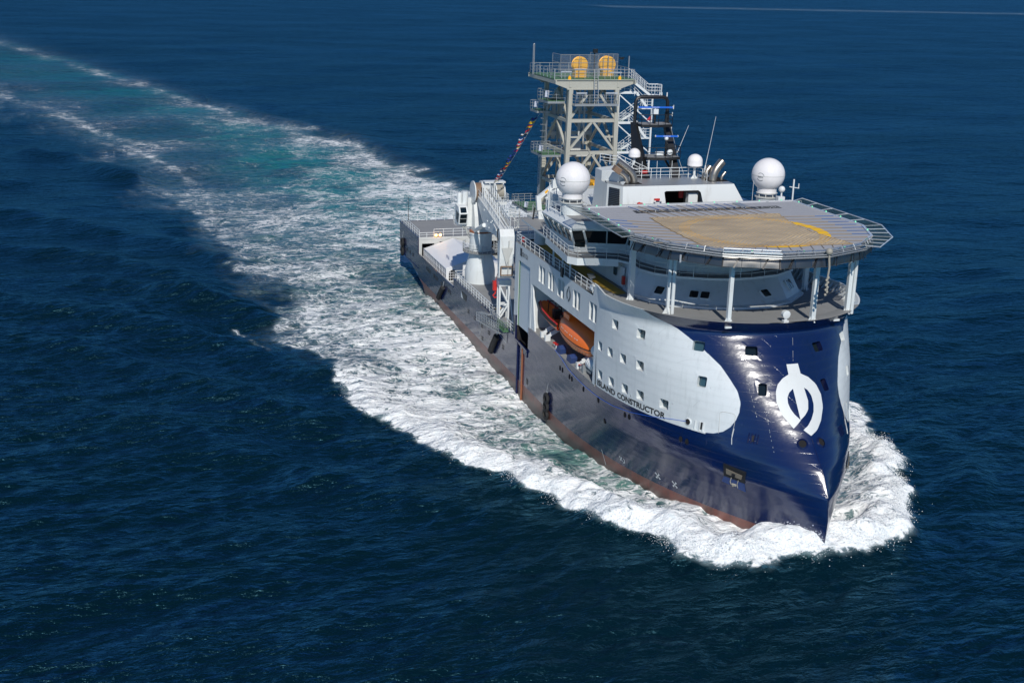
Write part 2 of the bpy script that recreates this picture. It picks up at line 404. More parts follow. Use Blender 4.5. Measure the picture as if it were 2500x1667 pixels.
for side in (-1, 1):
    for x0, x1, top in strips:
        if side > 0 and x0 == 65.9: top = 7.16
        cols = list(np.linspace(x0, x1, max(2, int((x1-x0)/1.1)+1))); rows = zrows(top)
        hull_patch(cols, rows, lambda X, z, s: (X, s*float(hb(X, max(z, zbot(X)))), max(z, zbot(X))), side)
    rows = list(np.concatenate([np.linspace(-5, -.9, 8), np.linspace(-.42, 7.16, 30), np.linspace(7.4, 17.45, 44)])); vs_ = np.linspace(0, 1, 74)
    def bowf(v, z, s):
        X = 92.2+(par(z)[0]-92.2)*math.sin(v*PI/2); return (float(X), s*float(hb(X, z)), float(z))
    grid_c = {}
    def skip(i, j, side=side):
        zc = (rows[j]+rows[j+1])/2; vc = (vs_[i]+vs_[i+1])/2; X, y, _ = bowf(vc, zc, 1)
        for (wx, wz, hw, hh) in BOWWIN:
            P0, T, U, Nn = hull_frame(wx, wz, -1); d = np.array([X, -y, zc])-P0
            if abs(d@T) < hw+.12 and abs(d@U) < hh+.12 and abs(d@Nn) < 1: return True
        return False
    frames = [hull_frame(a, b, -1) for a, b, _, _ in BOWWIN]
    def skip(i, j):
        zc = (rows[j]+rows[j+1])/2; vc = (vs_[i]+vs_[i+1])/2; X, y, _ = bowf(vc, zc, 1)
        for (P0, T, U, Nn), (wx, wz, hw, hh) in zip(frames, BOWWIN):
            d = np.array([X-P0[0], -y-P0[1], zc-P0[2]])
            if abs(d@T) < hw+.2 and abs(d@U) < hh+.2 and abs(d@Nn) < 1: return True
        return False
    hull_patch(list(vs_), rows, bowf, side, skip)
me = bpy.data.meshes.new('hull'); me.from_pydata(hv, [], hf); me.materials.append(M['hull'])
arr = np.array(hv); at = me.attributes.new('panel', 'FLOAT', 'POINT'); at.data.foreach_set('value', panel_sd(arr[:, 0], arr[:, 2]).astype(np.float32))
me.polygons.foreach_set('use_smooth', [True]*len(me.polygons)); me.update()
hull = bpy.data.objects.new('hull', me); C.objects.link(hull); hull.parent = ship
# transom and raised edges
def parent_part(mb, name, mats, parent=ship, **kw): return mb.build(name, mats, parent, **kw)
b = MB(); b.add([(0, -12.5, 1), (0, 12.5, 1), (0, 12.5, 5.96), (0, -12.5, 5.96)], [(0, 3, 2, 1)])
b.add([(0, -12.5, 1), (6.5, -12.5, 1), (6.5, 12.5, 1), (0, 12.5, 1)], [(0, 1, 2, 3)]); b.build('transom', 'navy', ship)

# ---- windows in the bow skin: proud rim plate, reveal and pane
def hull_window(X, z, hw, hh, side, mat, depth=.55, round_=.16, name='bow_window', matg='glass', lab=None):
    hw *= .92; hh *= .95; P0, T, U, Nn = hull_frame(X, z, side)
    def pt(a, c, d):
        q = P0+a*T+c*U
        if d > 0: q = project(q, Nn)+Nn*d
        else: q = q+Nn*d
        return q
    def ring(hw, hh, rr, d):
        pts = []
        for (sx, sy, a0) in ((1, 1, 0), (-1, 1, 90), (-1, -1, 180), (1, -1, 270)):
            for k in range(5):
                a = math.radians(a0+k*22.5); pts.append(pt(sx*(hw-rr)+rr*math.cos(a), sy*(hh-rr)+rr*math.sin(a), d))
        return pts
    outer = ring(hw+.42, hh+.42, .05, .014); inner = ring(hw, hh, round_, .012); back = ring(hw-.02, hh-.02, round_, -depth)
    m = MB(); m.loft(outer, inner); m.k = 1; m.loft(inner, back); fr = m.build(name, ['hull', mat], hull, label=lab)
    cs = np.array(m.v); at_ = fr.data.attributes.new('panel', 'FLOAT', 'POINT'); at_.data.foreach_set('value', panel_sd(cs[:, 0], cs[:, 2]).astype(np.float32))
    m = MB(); m.poly(ring(hw-.02, hh-.02, round_, -depth+.02)); g = m.build('pane', matg, fr); return fr
for i, (X, z, hw, hh) in enumerate(BOWWIN):
    for side in (-1, 1):
        navy = float(panel_sd(np.array([X]), np.array([z]))[0]) < -.2
        hull_window(X, z, hw, hh, side, 'navy' if navy else 'hullwhite', matg='glass' if navy else 'glassb')

# ---- bow emblem traced on (y, z), pushed straight on to the skin
def strip(outer, inner):
    n = 26
    def rs(P):
        P = np.array(P, float); s = np.concatenate([[0], np.cumsum(np.linalg.norm(np.diff(P, axis=0), axis=1))]); s /= s[-1]
        t = np.linspace(0, 1, n); return np.stack([np.interp(t, s, P[:, k]) for k in (0, 1)], -1)
    a, c = rs(outer), rs(inner); return [[a[i]+(c[i]-a[i])*k/6 for k in range(7)] for i in range(n)]
m = MB()
ringL = strip([(-.57, 13.03), (-1.22, 12.75), (-1.8, 12.28), (-2.12, 11.7), (-2.27, 10.9), (-2.05, 9.95), (-1.35, 8.98)], [(-.5, 11.95), (-.95, 11.67), (-1.22, 11.3), (-1.3, 10.85), (-1.2, 10.45), (-.98, 10.05), (-.55, 9.62)])
ringR = strip([(.67, 13.03), (1.4, 12.7), (2.08, 12.08), (2.4, 11.25), (2.28, 10.3), (1.62, 9.38), (.87, 8.8), (.0, 8.48)], [(.64, 11.96), (.98, 11.74), (1.22, 11.3), (1.22, 10.67), (1.0, 10.14), (.55, 9.65), (-.05, 9.2), (-.55, 8.9)])
blade = strip([(-.57, 13.03), (-.5, 11.95), (-.53, 10.8), (-.57, 9.65)], [(.67, 13.03), (.64, 11.96), (.70, 10.97), (.45, 10.35), (.0, 10.0), (-.53, 9.66)])
bar = strip([(-.52, 13.8), (-.57, 13.03)], [(.66, 13.8), (.67, 13.03)])
for st in (ringL, ringR, blade, bar):
    m.grid([[(hx(float(p[0]), float(p[1]))+.035, float(p[0]), float(p[1])) for p in r] for r in st])
m.build('bow_emblem', 'wletter', hull, smooth=60)

def on_hull(side=-1, off=.03):
    def fn(X, z): return (X, side*(float(hb(X, z))+off), z)
    return fn
def side_text(txt, x0, x1, z0, h, mat, parent, side=-1, rise=0.0, name='ship_name', bold=0.0, cap=.72):
    w = text_width(txt, 1.0)
    f = on_hull(side)
    vs, fs = text_mesh(txt, lambda x, y: f(x0+(x1-x0)*x/w if side < 0 else x1-(x1-x0)*x/w, z0+rise*x/w+y*h/cap), 1.0, bold=bold)
    return MB().add(vs, fs).build(name, mat, parent)
side_text('ISLAND', 92.6, 96.25, 7.38, .58, 'letter', hull, bold=.03); side_text('CONSTRUCTOR', 96.75, 103.5, 7.38, .58, 'letter', hull, bold=.03)
side_text('ISLAND', 99.85, 103.5, 7.38, .58, 'letter', hull, side=1, bold=.03); side_text('CONSTRUCTOR', 92.6, 99.35, 7.38, .58, 'letter', hull, side=1, bold=.03)
side_text('ISLAND CONSTRUCTOR', 7.6, 12.2, 4.75, .36, 'galv', hull)

# ---- small hull fittings on both sides
def hull_disc(X, z, side, r, mat, name, off=.03, ry=None, lab=None, ring=None):
    P0, T, U, Nn = hull_frame(X, z, side); ry = ry or r
    m = MB(); pts = [project(P0+T*r*math.cos(a)+U*ry*math.sin(a), Nn)+Nn*off for a in np.linspace(0, 2*PI, 16, endpoint=False)]
    if ring:
        P2 = [project(P0+T*r*1.45*math.cos(a)+U*ry*1.45*math.sin(a), Nn)+Nn*.012 for a in np.linspace(0, 2*PI, 16, endpoint=False)]
        P3 = [P0+T*r*math.cos(a)+U*ry*math.sin(a)+Nn*.10 for a in np.linspace(0, 2*PI, 16, endpoint=False)]
        mm = MB(); mm.loft(P2, P3); fr = mm.build('fairlead', ring, hull, smooth=60); m.poly(pts); m.build('fairlead_opening', mat, fr); return fr
    m.poly(pts); return m.build(name, mat, hull, label=lab)
def hull_rect(X, z, side, hw, hh, mat, name, off=.03, shear=0.0, parent=None):
    P0, T, U, Nn = hull_frame(X, z, side); m = MB()
    m.poly([project(P0+T*(a*hw)+U*(c*hh)+T*shear*c, Nn)+Nn*off for a, c in ((-1, -1), (1, -1), (1, 1), (-1, 1))]); return m.build(name, mat, parent or hull)
for side in (-1, 1):
    hull_disc(113.55, 7.86, side, .36, 'dark', 'fairlead', ring='navy')
    hull_disc(105.95, 7.86, side, .28, 'dark', 'fairlead', ring='hullwhite')
    for X, z in ((81.8, 5.69), (82.6, 5.73), (84.85, 5.69), (85.6, 5.69), (89.06, 5.68), (92.83, 5.75), (98.04, 5.96), (98.75, 5.98), (105.5, 6.0), (106.15, 5.96), (94.1, 3.91)):
        hull_disc(X, z, side, .21, 'dark', 'mooring_port', ry=.3)
    # ladder-like shore gate beside the fairlead
    P0, T, U, Nn = hull_frame(107.0, 7.78, side); m = MB()
    for a in (-.45, .05, .42):
        p = project(P0+T*a, Nn); m.obox(p-U*.42+Nn*.05, p+U*.42+Nn*.05, .10, .10, tuple(Nn))
    m.obox(project(P0-T*.75-U*.5, Nn)+Nn*.05, project(P0+T*.75-U*.5, Nn)+Nn*.05, .12, .10, tuple(Nn)); m.build('cleat_frame', 'hullwhite', hull)
    hull_rect(107.22, 7.82, side, .13, .34, 'black', 'cleat_slot')
    P0, T, U, Nn = hull_frame(111.1, 7.77, side); m = MB()
    for a in (-.42, -.15, .15, .42):
        p = project(P0+T*a, Nn); m.obox(p-U*.45+Nn*.04, p+U*.45+Nn*.04, .10, .10, tuple(Nn))
    m.build('cleat_frame', 'navy', hull); hull_rect(111.1, 7.77, side, .1, .3, 'black', 'cleat_slot')
    # anchor pocket: dark upper opening with the bare anchor crown, sloping blue apron
    P0, T, U, Nn = hull_frame(110.6, 3.9, side)
    def q(a, c, d): return project(P0+a*T+c*U, Nn, 2.5)+Nn*d
    m = MB(); m.prism([q(-1.05, -.05, .0), q(1.1, -.25, .0), q(1.15, .85, .0), q(-1.15, 1.1, .0)], tuple(Nn*.1)); ap = m.build('anchor_pocket', 'black', hull)
    m = MB(); m.prism([q(-1.35, -.8, .0), q(1.1, -1.2, .0), q(1.0, -.15, .0), q(-1.0, .03, .0)], tuple(Nn*.07)); m.build('pocket_apron', 'tarp', ap)
    m = MB(); m.prism([q(-.75, .3, .1), q(.8, .14, .1), q(.85, .5, .1), q(.1, .6, .1), q(-.8, .74, .1)], tuple(Nn*.1)); m.k = 1
    m.prism([q(-.15, .26, .2), q(.18, .24, .2), q(.18, .5, .2), q(-.15, .5, .2)], tuple(Nn*.06)); m.build('anchor_crown', ['anchor', 'black'], ap)
    m = MB(); m.path([q(-.25, 0, .08), q(-.4, -.5, .1), q(-.3, -.8, .1)], .05); m.path([q(.45, -.1, .08), q(.3, -.6, .1), q(.35, -.95, .1)], .04)
    for k in range(7): m.ball(q(-.15+.13*(k % 3), -.72-.08*(k//3), .07), .11, 6, 4)
    m.build('anchor_shackle', 'drum2', ap, smooth=True)
    # draft marks and thruster symbols
    for X, z in ((101.4, .64), (103.5, .53)):
        P0, T, U, Nn = hull_frame(X, z, side); m = MB()
        for ang in (50, -50):
            c_, s_ = math.cos(math.radians(ang)), math.sin(math.radians(ang)); d = T*c_+U*s_; e = T*-s_+U*c_; p = project(P0, Nn)+Nn*.03
            for sg in (-1, 1): m.poly([p+e*.03, p-e*.03, p+d*sg*.42-e*.12, p+d*sg*.42+e*.12])
        m.build('thruster_mark', 'wletter', hull)
    P0, T, U, Nn = hull_frame(95.95, .40, side); m = MB(); p = project(P0, Nn)+Nn*.03
    for ang in (50, -50):
        c_, s_ = math.cos(math.radians(ang)), math.sin(math.radians(ang)); d = T*c_+U*s_; e = T*-s_+U*c_
        for sg in (-1, 1): m.poly([p+e*.03+T*-.1, p-e*.03-T*.1, p+d*sg*.3-e*.09-T*.1, p+d*sg*.3+e*.09-T*.1])
    arc = [p+T*(.15+.42*math.cos(a))+U*(-.05+.36*math.sin(a)) for a in np.linspace(-1.7, .9, 9)]; arc2 = [p+T*(.15+.3*math.cos(a))+U*(-.05+.26*math.sin(a)) for a in np.linspace(-1.7, .9, 9)]
    m.loft(arc, arc2, closed=False); m.build('thruster_mark', 'wletter', hull)
    for X, z in ((94.3, .38), (100.1, .75)):
        P0, T, U, Nn = hull_frame(X, z, side); p = project(P0, Nn)+Nn*.03; m = MB(); m.poly([p, p+U*.3-T*.2, p-U*.12-T*.0+T*.1]); m.build('tug_mark', 'wletter', hull)
    m = MB()
    for k in range(4):
        P0, T, U, Nn = hull_frame(113.25, .25-.33*k, side); p = project(P0, Nn)+Nn*.03; s_ = .16 if k == 0 else .07
        m.poly([p-T*s_-U*.07, p+T*s_-U*.07, p+T*s_+U*.07, p-T*s_+U*.07])
    m.build('draft_mark', 'wletter', hull)
    for X0, z0, X1, z1 in ((92.2, .05, 92.7, -1.5),):
        P0, T, U, Nn = hull_frame(X0, z0, side); P1 = hull_frame(X1, z1, side)[0]; p = project(P0, Nn)+Nn*.03; q_ = np.array(P1)+Nn*.03; m = MB(); m.poly([p-T*.04, p+T*.04, q_+T*.05, q_-T*.05]); m.build('draft_mark', 'wletter', hull)
    # freeing ports aft
    for X, z, n in ((44.1, 2.0, 1), (47.4, 1.9, 1), (50.9, 1.85, 1), (54.2, 1.8, 1), (51.2, .19, 0), (60.6, 1.75, 1), (33.1, 2.18, 2), (29.0, 2.2, 2), (24.2, 2.25, 3), (19.5, 2.3, 3), (7.9, 2.35, 1), (10.0, 2.35, 1), (5.9, 2.35, 1)):
        m = MB(); y = side*12.53
        for k in range(max(n, 1)):
            xx = X+k*1.05
            for dz in (-.16, .16): m.poly([(xx-.42, y, z+dz-.1), (xx+.42, y, z+dz-.1), (xx+.42, y, z+dz+.1), (xx-.42, y, z+dz+.1)])
        m.build_each('freeing_port', 'black', hull)
    m = MB(); m.poly([(70.3, side*12.53, .1), (70.85, side*12.53, .1), (70.85, side*12.53, .8), (70.3, side*12.53, .8)]); m.build('vent_louvre', 'black', hull)
    # recess in crane deck side
    m = MB(); m.poly([(40.3, side*12.53, 3.05), (43.0, side*12.53, 3.05), (43.0, side*12.53, 3.95), (40.3, side*12.53, 3.95)]); m.k = 1
    m.poly([(40.2, side*12.535, 3.05), (41.4, side*12.535, 3.05), (40.2, side*12.535, 3.97)]); m.build('fairlead_recess', ['black', 'hullwhite'], hull)
    m = MB()
    m.obox((.2, side*12.55, .98), (13.7, side*12.55, .98), .1, .1); m.obox((13.7, side*12.5, 3.36), (35.8, side*12.5, 3.36), .22, .1)
    m.obox((.1, side*12.5, 5.97), (13.7, side*12.5, 5.97), .2, .1); m.obox((35.8, side*12.5, 4.66), (64.6, side*12.5, 4.66), .2, .1); m.obox((13.7, side*12.5, 3.4), (13.7, side*12.5, 5.96), .16, .16); m.build('sheer_edge', 'navy', hull)
    # pipe guards by the side door
    m = MB(); m.tube((66.9, side*12.6, 4.3), (66.9, side*12.6, -5), .13, 8); m.k = 1; m.tube((68.7, side*12.6, 4.0), (68.7, side*12.6, -5), .12, 8)
    m.k = 0; m.obox((65.85, side*12.58, 7.4), (65.85, side*12.58, 4.4), .2, .2); m.obox((65.85, side*12.58, 4.4), (70.5, side*12.58, 4.15), .2, .3); m.obox((69.0, side*12.56, 3.9), (70.4, side*12.56, 3.7), .1, .7); m.build('guide_pipe', ['navy', 'rust'], hull, smooth=True)
# bow seam down the stem and weld beads on the starboard shoulder
m = MB(); pts = [(par(z)[0]+.015, 0, z) for z in np.linspace(-4, 8.3, 30)]; m.path(pts, .03, 5); m.build('stem_bar', 'navy', hull)
for s_ in (-1, 1):
    def on_(y, z): return (hx(y, z)+.03, s_*abs(y), z)
    m = MB(); m.path([on_(*q) for q in ((6.75, 7.56), (6.66, 8.5), (6.56, 9.43), (6.39, 9.56), (6.0, 9.57), (5.64, 9.55), (5.55, 9.42), (5.66, 8.71), (5.93, 7.61))], .022, 4); m.build('hatch_outline', 'grey', hull)
    m = MB(); m.path([on_(*q) for q in ((5.72, 8.3), (5.95, 7.4), (6.0, 6.9))], .035, 4); m.build('hatch_drain_stain', 'wletter', hull)
for y0, z0, y1, z1 in ((3.27, 11.2, 3.25, 6.9), (-.9, 16.0, -.2, 13.9), (4.6, 15.9, 4.0, 9.2)):
    m = MB(); n_ = 26; rr_ = random.Random(int(z0*10))
    for k in range(n_):
        if rr_.random() < .45: continue
        a_, c_ = k/n_, (k+.6)/n_; P_ = [((y0+(y1-y0)*t), z0+(z1-z0)*t) for t in (a_, c_)]; m.path([(hx(y, z)+.02, -y, z) for y, z in P_], .018, 4)
    m.build('weld_scuff', 'grey', hull)
# blue mooring line hanging along the side
m = MB(); L_ = []
for X, z in ((79.9, 7.3), (82.0, 7.0), (84.5, 6.45), (87, 6.25), (90, 6.15), (93, 6.1), (96, 6.2), (99, 6.55), (102, 7.1), (104, 7.55), (105.8, 7.85)): L_.append((X, -(float(hb(X, z))+.06), z))
m.path(L_, .022, 5); tag(m.build('mooring_line', 'blue'), 'thin blue mooring line hanging in a curve along the starboard bow below the ship name', 'rope')
# ------------------------------------------------------------------ decks and superstructure
def fdz(X): return 16.2 + 1.0*float(np.clip((X-87)/19, 0, 1))
b = MB()
b.box(.1, 13.7, -12.4, 12.4, 5.7, 5.9); b.build('poop_deck', 'deck', ship)
b = MB(); b.box(13.75, 36, -12.4, 12.4, 1.9, 2.1); b.box(36, 64.6, -12.4, 12.4, 4.4, 4.6); b.build('working_deck', 'deck', ship)
b = MB(); b.k = 0
def wall_yz(m, x, y0, y1, z0, z1, holes, d=.6, k=0, kin=1):     # wall in a plane x = const with recessed openings
    ys = sorted({y0, y1, *[h[0] for h in holes], *[h[1] for h in holes]}); zs = sorted({z0, z1, *[h[2] for h in holes], *[h[3] for h in holes]})
    m.k = k
    for a0, a1 in zip(ys, ys[1:]):
        for c0, c1 in zip(zs, zs[1:]):
            if any(h[0] <= (a0+a1)/2 <= h[1] and h[2] <= (c0+c1)/2 <= h[3] for h in holes): continue
            m.add([(x, a0, c0), (x, a1, c0), (x, a1, c1), (x, a0, c1)], [(0, 1, 2, 3)])
    for h in holes:
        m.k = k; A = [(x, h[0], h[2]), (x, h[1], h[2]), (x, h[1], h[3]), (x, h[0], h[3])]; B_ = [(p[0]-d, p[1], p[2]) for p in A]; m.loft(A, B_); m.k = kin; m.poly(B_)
wall_yz(b, 13.72, -12.4, 12.4, 2.1, 5.95, [(-11.9, -9.9, 2.3, 4.95), (-9.0, -5.6, 2.3, 5.2), (-1, 3, 2.3, 5.0), (6, 10, 2.3, 5.0)], 1.2)
b.k = 0; b.box(13.7, 13.78, -12.45, 12.45, 5.6, 5.97)
b.build('poop_front', ['grey', 'dark'], ship)
b = MB(); b.box(35.8, 35.95, -12.4, 12.4, 2.1, 4.58); b.build('deck_break', 'navy', ship)
b = MB(); b.box(13.9, 35.8, -12.38, -12.2, 2.1, 3.34); b.box(13.9, 35.8, 12.2, 12.38, 2.1, 3.34)
for i in range(22):
    for s in (-1, 1): b.box(14.5+i, 14.62+i, s*12.2-.12, s*12.2+.12, 2.1, 3.2)
b.build('bulwark', 'grey', ship)

# ---- side walls of the superstructure, starboard with real openings
def wall_xz(m, y, x0, x1, z0, z1, holes, k=0):
    holes = [(h[0], h[1], max(h[2], z0), h[3]) for h in holes]; xs = sorted({x0, x1, *[h[0] for h in holes], *[h[1] for h in holes]}); zs = sorted({z0, z1, *[h[2] for h in holes], *[h[3] for h in holes]})
    m.k = k
    for a0, a1 in zip(xs, xs[1:]):
        for c0, c1 in zip(zs, zs[1:]):
            if any(h[0] <= (a0+a1)/2 <= h[1] and h[2] <= (c0+c1)/2 <= h[3] for h in holes): continue
            m.add([(a0, y, c0), (a1, y, c0), (a1, y, c1), (a0, y, c1)], [(0, 1, 2, 3) if y < 0 else (3, 2, 1, 0)])
CW = [(73.55, 75.65), (76.85, 78.85), (80.0, 82.1), (84.9, 87.0), (89.75, 91.85)]
holes = [(65.9, 70.35, 6.2, 14.25), (71.05, 91.5, 7.16, 12.6)] + [(a, c, 13.5, 15.42) for a, c in CW]
b = MB(); wall_xz(b, -12.5, 64.6, 92.2, 7.16, 16.2, holes); wall_xz(b, 12.5, 64.6, 92.2, 7.16, 16.2, [(71.05, 91.5, 7.16, 12.6)])
# aft bulkhead
wall_yz(b, 64.6, -12.5, 12.5, 4.6, 16.2, [(-11.9, -11.2, 12.6, 14.6), (-11.0, -10.2, 5.0, 7.2), (-6, -2, 4.8, 9.5), (2, 5, 4.8, 9)], -.5)
# bay lining: inner wall, ceiling, ends
for s in (-1, 1):
    b.k = 0
    b.add([(70.35, s*12.5, 6.2), (71.05, s*12.5, 7.16), (71.05, s*7.2, 7.16), (71.05, s*7.2, 12.6), (71.05, s*12.5, 12.6)], [(1, 2, 3, 4)])
    b.add([(91.5, s*12.5, 7.16), (91.5, s*7.2, 7.16), (91.5, s*7.2, 12.6), (91.5, s*12.5, 12.6)], [(0, 1, 2, 3)])
    b.add([(71.05, s*7.2, 7.16), (91.5, s*7.2, 7.16), (91.5, s*7.2, 12.6), (71.05, s*7.2, 12.6)], [(0, 1, 2, 3)])
    b.add([(71.05, s*12.5, 12.6), (91.5, s*12.5, 12.6), (91.5, s*7.2, 12.6), (71.05, s*7.2, 12.6)], [(0, 1, 2, 3)])
sup = b.build('superstructure', ['hullwhite', 'dark'], ship)
# slanted white gusset at the aft end of the boat bay
b = MB(); b.prism([(71.06, -12.46, 12.6), (71.06, -12.46, 7.2), (72.6, -12.46, 7.2), (71.9, -12.46, 9.9), (71.35, -12.46, 12.6)], (0, .18, 0)); b.build('bay_gusset', 'white', sup)
b = MB(); b.box(70.4, 92.1, -12.49, -7.2, 7.0, 7.15); b.box(70.4, 92.1, 7.2, 12.49, 7.0, 7.15); b.build_each('boat_deck', 'deck', sup)
b = MB(); wall = b
for a in (-1, 1):
    b.k = 0; b.box(72.6, 74.6, a*7.25-.08 if a < 0 else 7.2, a*7.25+.08 if a < 0 else 7.32, 7.2, 9.4)
b.build('bay_door', 'grey', sup)
def cabin_window(x0, x1, z0, z1, y, parent):
    fr = MB(); s = -1 if y < 0 else 1; d = .5
    def rr(x0, x1, z0, z1, r, yy):
        o = []
        for cx, cz, a0 in ((x1-r, z1-r, 0), (x0+r, z1-r, 90), (x0+r, z0+r, 180), (x1-r, z0+r, 270)):
            for k in range(4): a = math.radians(a0+k*30); o.append((cx+r*math.cos(a), yy, cz+r*math.sin(a)))
        return o
    A = rr(x0, x1, z0, z1, .14, y+s*.012); O = rr(x0-.09, x1+.09, z0-.09, z1+.09, .2, y+s*.012); fr.loft(O, A); fr.loft(A, rr(x0, x1, z0, z1, .14, y-s*d))
    xm = (x0+x1)/2; fr.box(xm-.07, xm+.07, min(y-s*d, y), max(y-s*d, y)-.0, z0, z1)
    w = fr.build('cabin_window', 'white', parent)
    g = MB(); g.poly(rr(x0, x1, z0, z1, .14, y-s*(d-.03))); g.build('pane', 'glassb', w)
for a, c in CW: cabin_window(a, c, 13.5, 15.42, -12.5, sup)
# roller shutter and the dark slot below it
b = MB(); z = 6.25
while z < 14.2:
    b.add([(66.0, -12.36, z), (70.3, -12.36, z), (70.3, -12.30, z+.09), (66.0, -12.30, z+.09), (70.3, -12.36, z+.18), (66.0, -12.36, z+.18)], [(0, 1, 2, 3), (3, 2, 4, 5)]); z += .18
sh = b.build('roller_shutter', 'shutter', sup)
b = MB(); b.k = 0; b.box(65.9, 66.02, -12.49, -12.2, 6.2, 14.25); b.box(66.05, 66.13, -12.44, -12.28, 6.2, 14.25); b.m[-6:] = [1]*6
b.k = 0; b.box(70.3, 70.4, -12.49, -12.2, 6.2, 14.25); b.add([(66.0, -12.5, 14.25), (70.35, -12.5, 14.25), (70.35, -12.3, 14.25), (66, -12.3, 14.25)], [(0, 1, 2, 3)]); b.build('shutter_guide', ['white', 'green'], sh)
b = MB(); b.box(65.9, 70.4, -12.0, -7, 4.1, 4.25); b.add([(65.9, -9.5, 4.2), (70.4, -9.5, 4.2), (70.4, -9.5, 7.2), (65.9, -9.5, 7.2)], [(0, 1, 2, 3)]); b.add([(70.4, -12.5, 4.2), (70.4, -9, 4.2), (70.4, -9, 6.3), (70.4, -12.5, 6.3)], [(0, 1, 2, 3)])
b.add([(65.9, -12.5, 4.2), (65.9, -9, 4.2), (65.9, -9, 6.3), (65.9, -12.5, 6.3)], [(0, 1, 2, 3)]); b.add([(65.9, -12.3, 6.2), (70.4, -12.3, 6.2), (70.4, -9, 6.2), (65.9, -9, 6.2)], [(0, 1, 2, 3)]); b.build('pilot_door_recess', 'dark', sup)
side_text('SX121', 67.35, 69.35, 15.0, .52, 'letter', sup, name='design_lettering', bold=.01)
b = MB(); b.poly([(66.5, -12.53, 14.98), (67.05, -12.53, 14.86), (67.2, -12.53, 15.0), (67.2, -12.53, 15.85), (66.5, -12.53, 15.85)]); b.k = 1; b.poly([(66.68, -12.54, 15.1), (67.0, -12.54, 15.1), (67.0, -12.54, 15.6), (66.68, -12.54, 15.6)]); b.build('builder_emblem', ['letter', 'greylet'], sup)
# small company emblem on the side
b = MB(); cx, cz, k_ = 83.55, 14.45, .30
for st in (ringL, ringR, bar):
    b.grid([[(cx+float(p[0])*k_*.95, -12.535, cz+(float(p[1])-10.9)*k_*1.05) for p in r] for r in st])
b.build('side_emblem', 'greylet', sup)
# decks: boat-side walkway and foredeck
b = MB(); Xs = list(np.linspace(64.6, 92, 12))+list(np.linspace(93, 106.6, 28)); rows = []
for X in Xs:
    z = fdz(X); y = max(0.02, float(hb(X, max(z-.2, 16.2)))-.04) if X > 92 else 12.46; y = min(y, float(hb(X, 16.6))); rows.append([(X, -y+2*y*k/12, z) for k in range(13)])
rows.append([(107.2, -2.5+5*k/12, fdz(107)) for k in range(13)])
b.grid(rows); b.build('foredeck', 'deck', ship)
# bulwark inner skin, top rail and ribs (port ones show)
for s in (-1, 1):
    b = MB(); top = []; ins = []; low = []
    for X in np.linspace(90.6, 107.85, 60):
        y = float(hb(X, 17.45)); top.append((X, s*y, 17.46)); yi = max(0, float(hb(X, 17.45))-.18) if X < 106 else max(0, y-.35); ins.append((X-(.12 if X > 104 else 0), s*yi, 17.46)); low.append((X-(.9 if X > 103 else .0), s*max(0, min(yi, float(hb(X+.3, 16.6))-.1)), fdz(X)-.02))
    i_ = next(k for k, p in enumerate(top) if p[0] > (103.2 if s > 0 else 101)); b.k = 0; b.loft(top[:i_+1], ins[:i_+1], closed=False); b.loft(ins[:i_+1], low[:i_+1], closed=False); b.k = 1; b.loft(top[i_:], ins[i_:], closed=False); b.loft(ins[i_:], low[i_:], closed=False)
    b.build('bulwark_cap', ['hullwhite', 'deck'], ship)
    b = MB()
    for X in np.linspace(83 if s > 0 else 91.4, 101.5, 24 if s > 0 else 14):
        y = float(hb(X, 16.4)); y2 = float(hb(X, 17.4)); b.prism([(X, s*(y-.16), fdz(X)), (X, s*(y-.8), fdz(X)), (X, s*(y2-.16), 17.4)], (.1, 0, 0))
    b.build_each('bulwark_rib', 'hullwhite', ship)
b = MB()
for s in (-1, 1):
    A = [(90.6, s*12.5, 16.2), (92.2, s*12.5, 16.2), (92.2, s*12.49, 17.45), (91.15, s*12.5, 17.45), (90.9, s*12.5, 17.1)]; b.prism(A, (0, -s*.08, 0))
b.k = 0; P_ = [(X, 12.5, 16.2) for X in (82, 92.2)]; b.box(82, 92.25, 12.42, 12.5, 16.2, 17.42); b.build('bulwark', 'hullwhite', ship)
b = MB()  # blue rim skin just under the deck edge at the front
for s in (-1, 1):
    for Y in (-5.4, 5.9): pass
for Y in (-5.45, 5.85):
    X = hx(Y, 16.9); b.box(X+.02, X+.2, Y-.32, Y+.32, 16.82, 17.0)
b.build('deck_edge_lug', 'white', hull)

# ---- forward house with inclined faceted front
HB = [(66, -8.55), (89.2, -8.55), (93.2, -9.1), (95.8, -8.5), (98.2, -7.2), (100.2, -4.5), (101.1, -1.5), (101.1, 1.5), (99.6, 4.6), (96.2, 7.9), (93, 8.8), (66, 8.8)]
HT = [(66, -8.2), (89.2, -8.2), (91.2, -8.2), (94.0, -7.1), (95.6, -5.6), (96.7, -3.4), (97.2, -1.2), (97.2, 1.2), (96.6, 4.6), (94.8, 7.1), (91.8, 8.2), (66, 8.2)]
b = MB(); bot = [(x, y, fdz(x)-.02) for x, y in HB]; tp = [(x, y, 19.15) for x, y in HT]
for i in range(len(bot)-1):
    A_, B_, A2_, B2_ = (np.array(q) for q in (bot[i], bot[i+1], tp[i], tp[i+1])); b.grid([[(A_*(1-u)+B_*u)*(1-v)+(A2_*(1-u)+B2_*u)*v for u in np.linspace(0, 1, 9)] for v in np.linspace(0, 1, 7)])
skirt = [((x-84)*1.012+84, y*1.025, fdz(x)) for x, y in HB[1:-1]]; b.loft(skirt, [(x, y, z+.22) for x, y, z in skirt], closed=False); b.loft([(x, y, z+.22) for x, y, z in skirt], [(x+(p[0]-x)*.3, y+(p[1]-y)*.3, z+.3) for (x, y, z), p in zip(skirt, tp[1:-1])], closed=False)
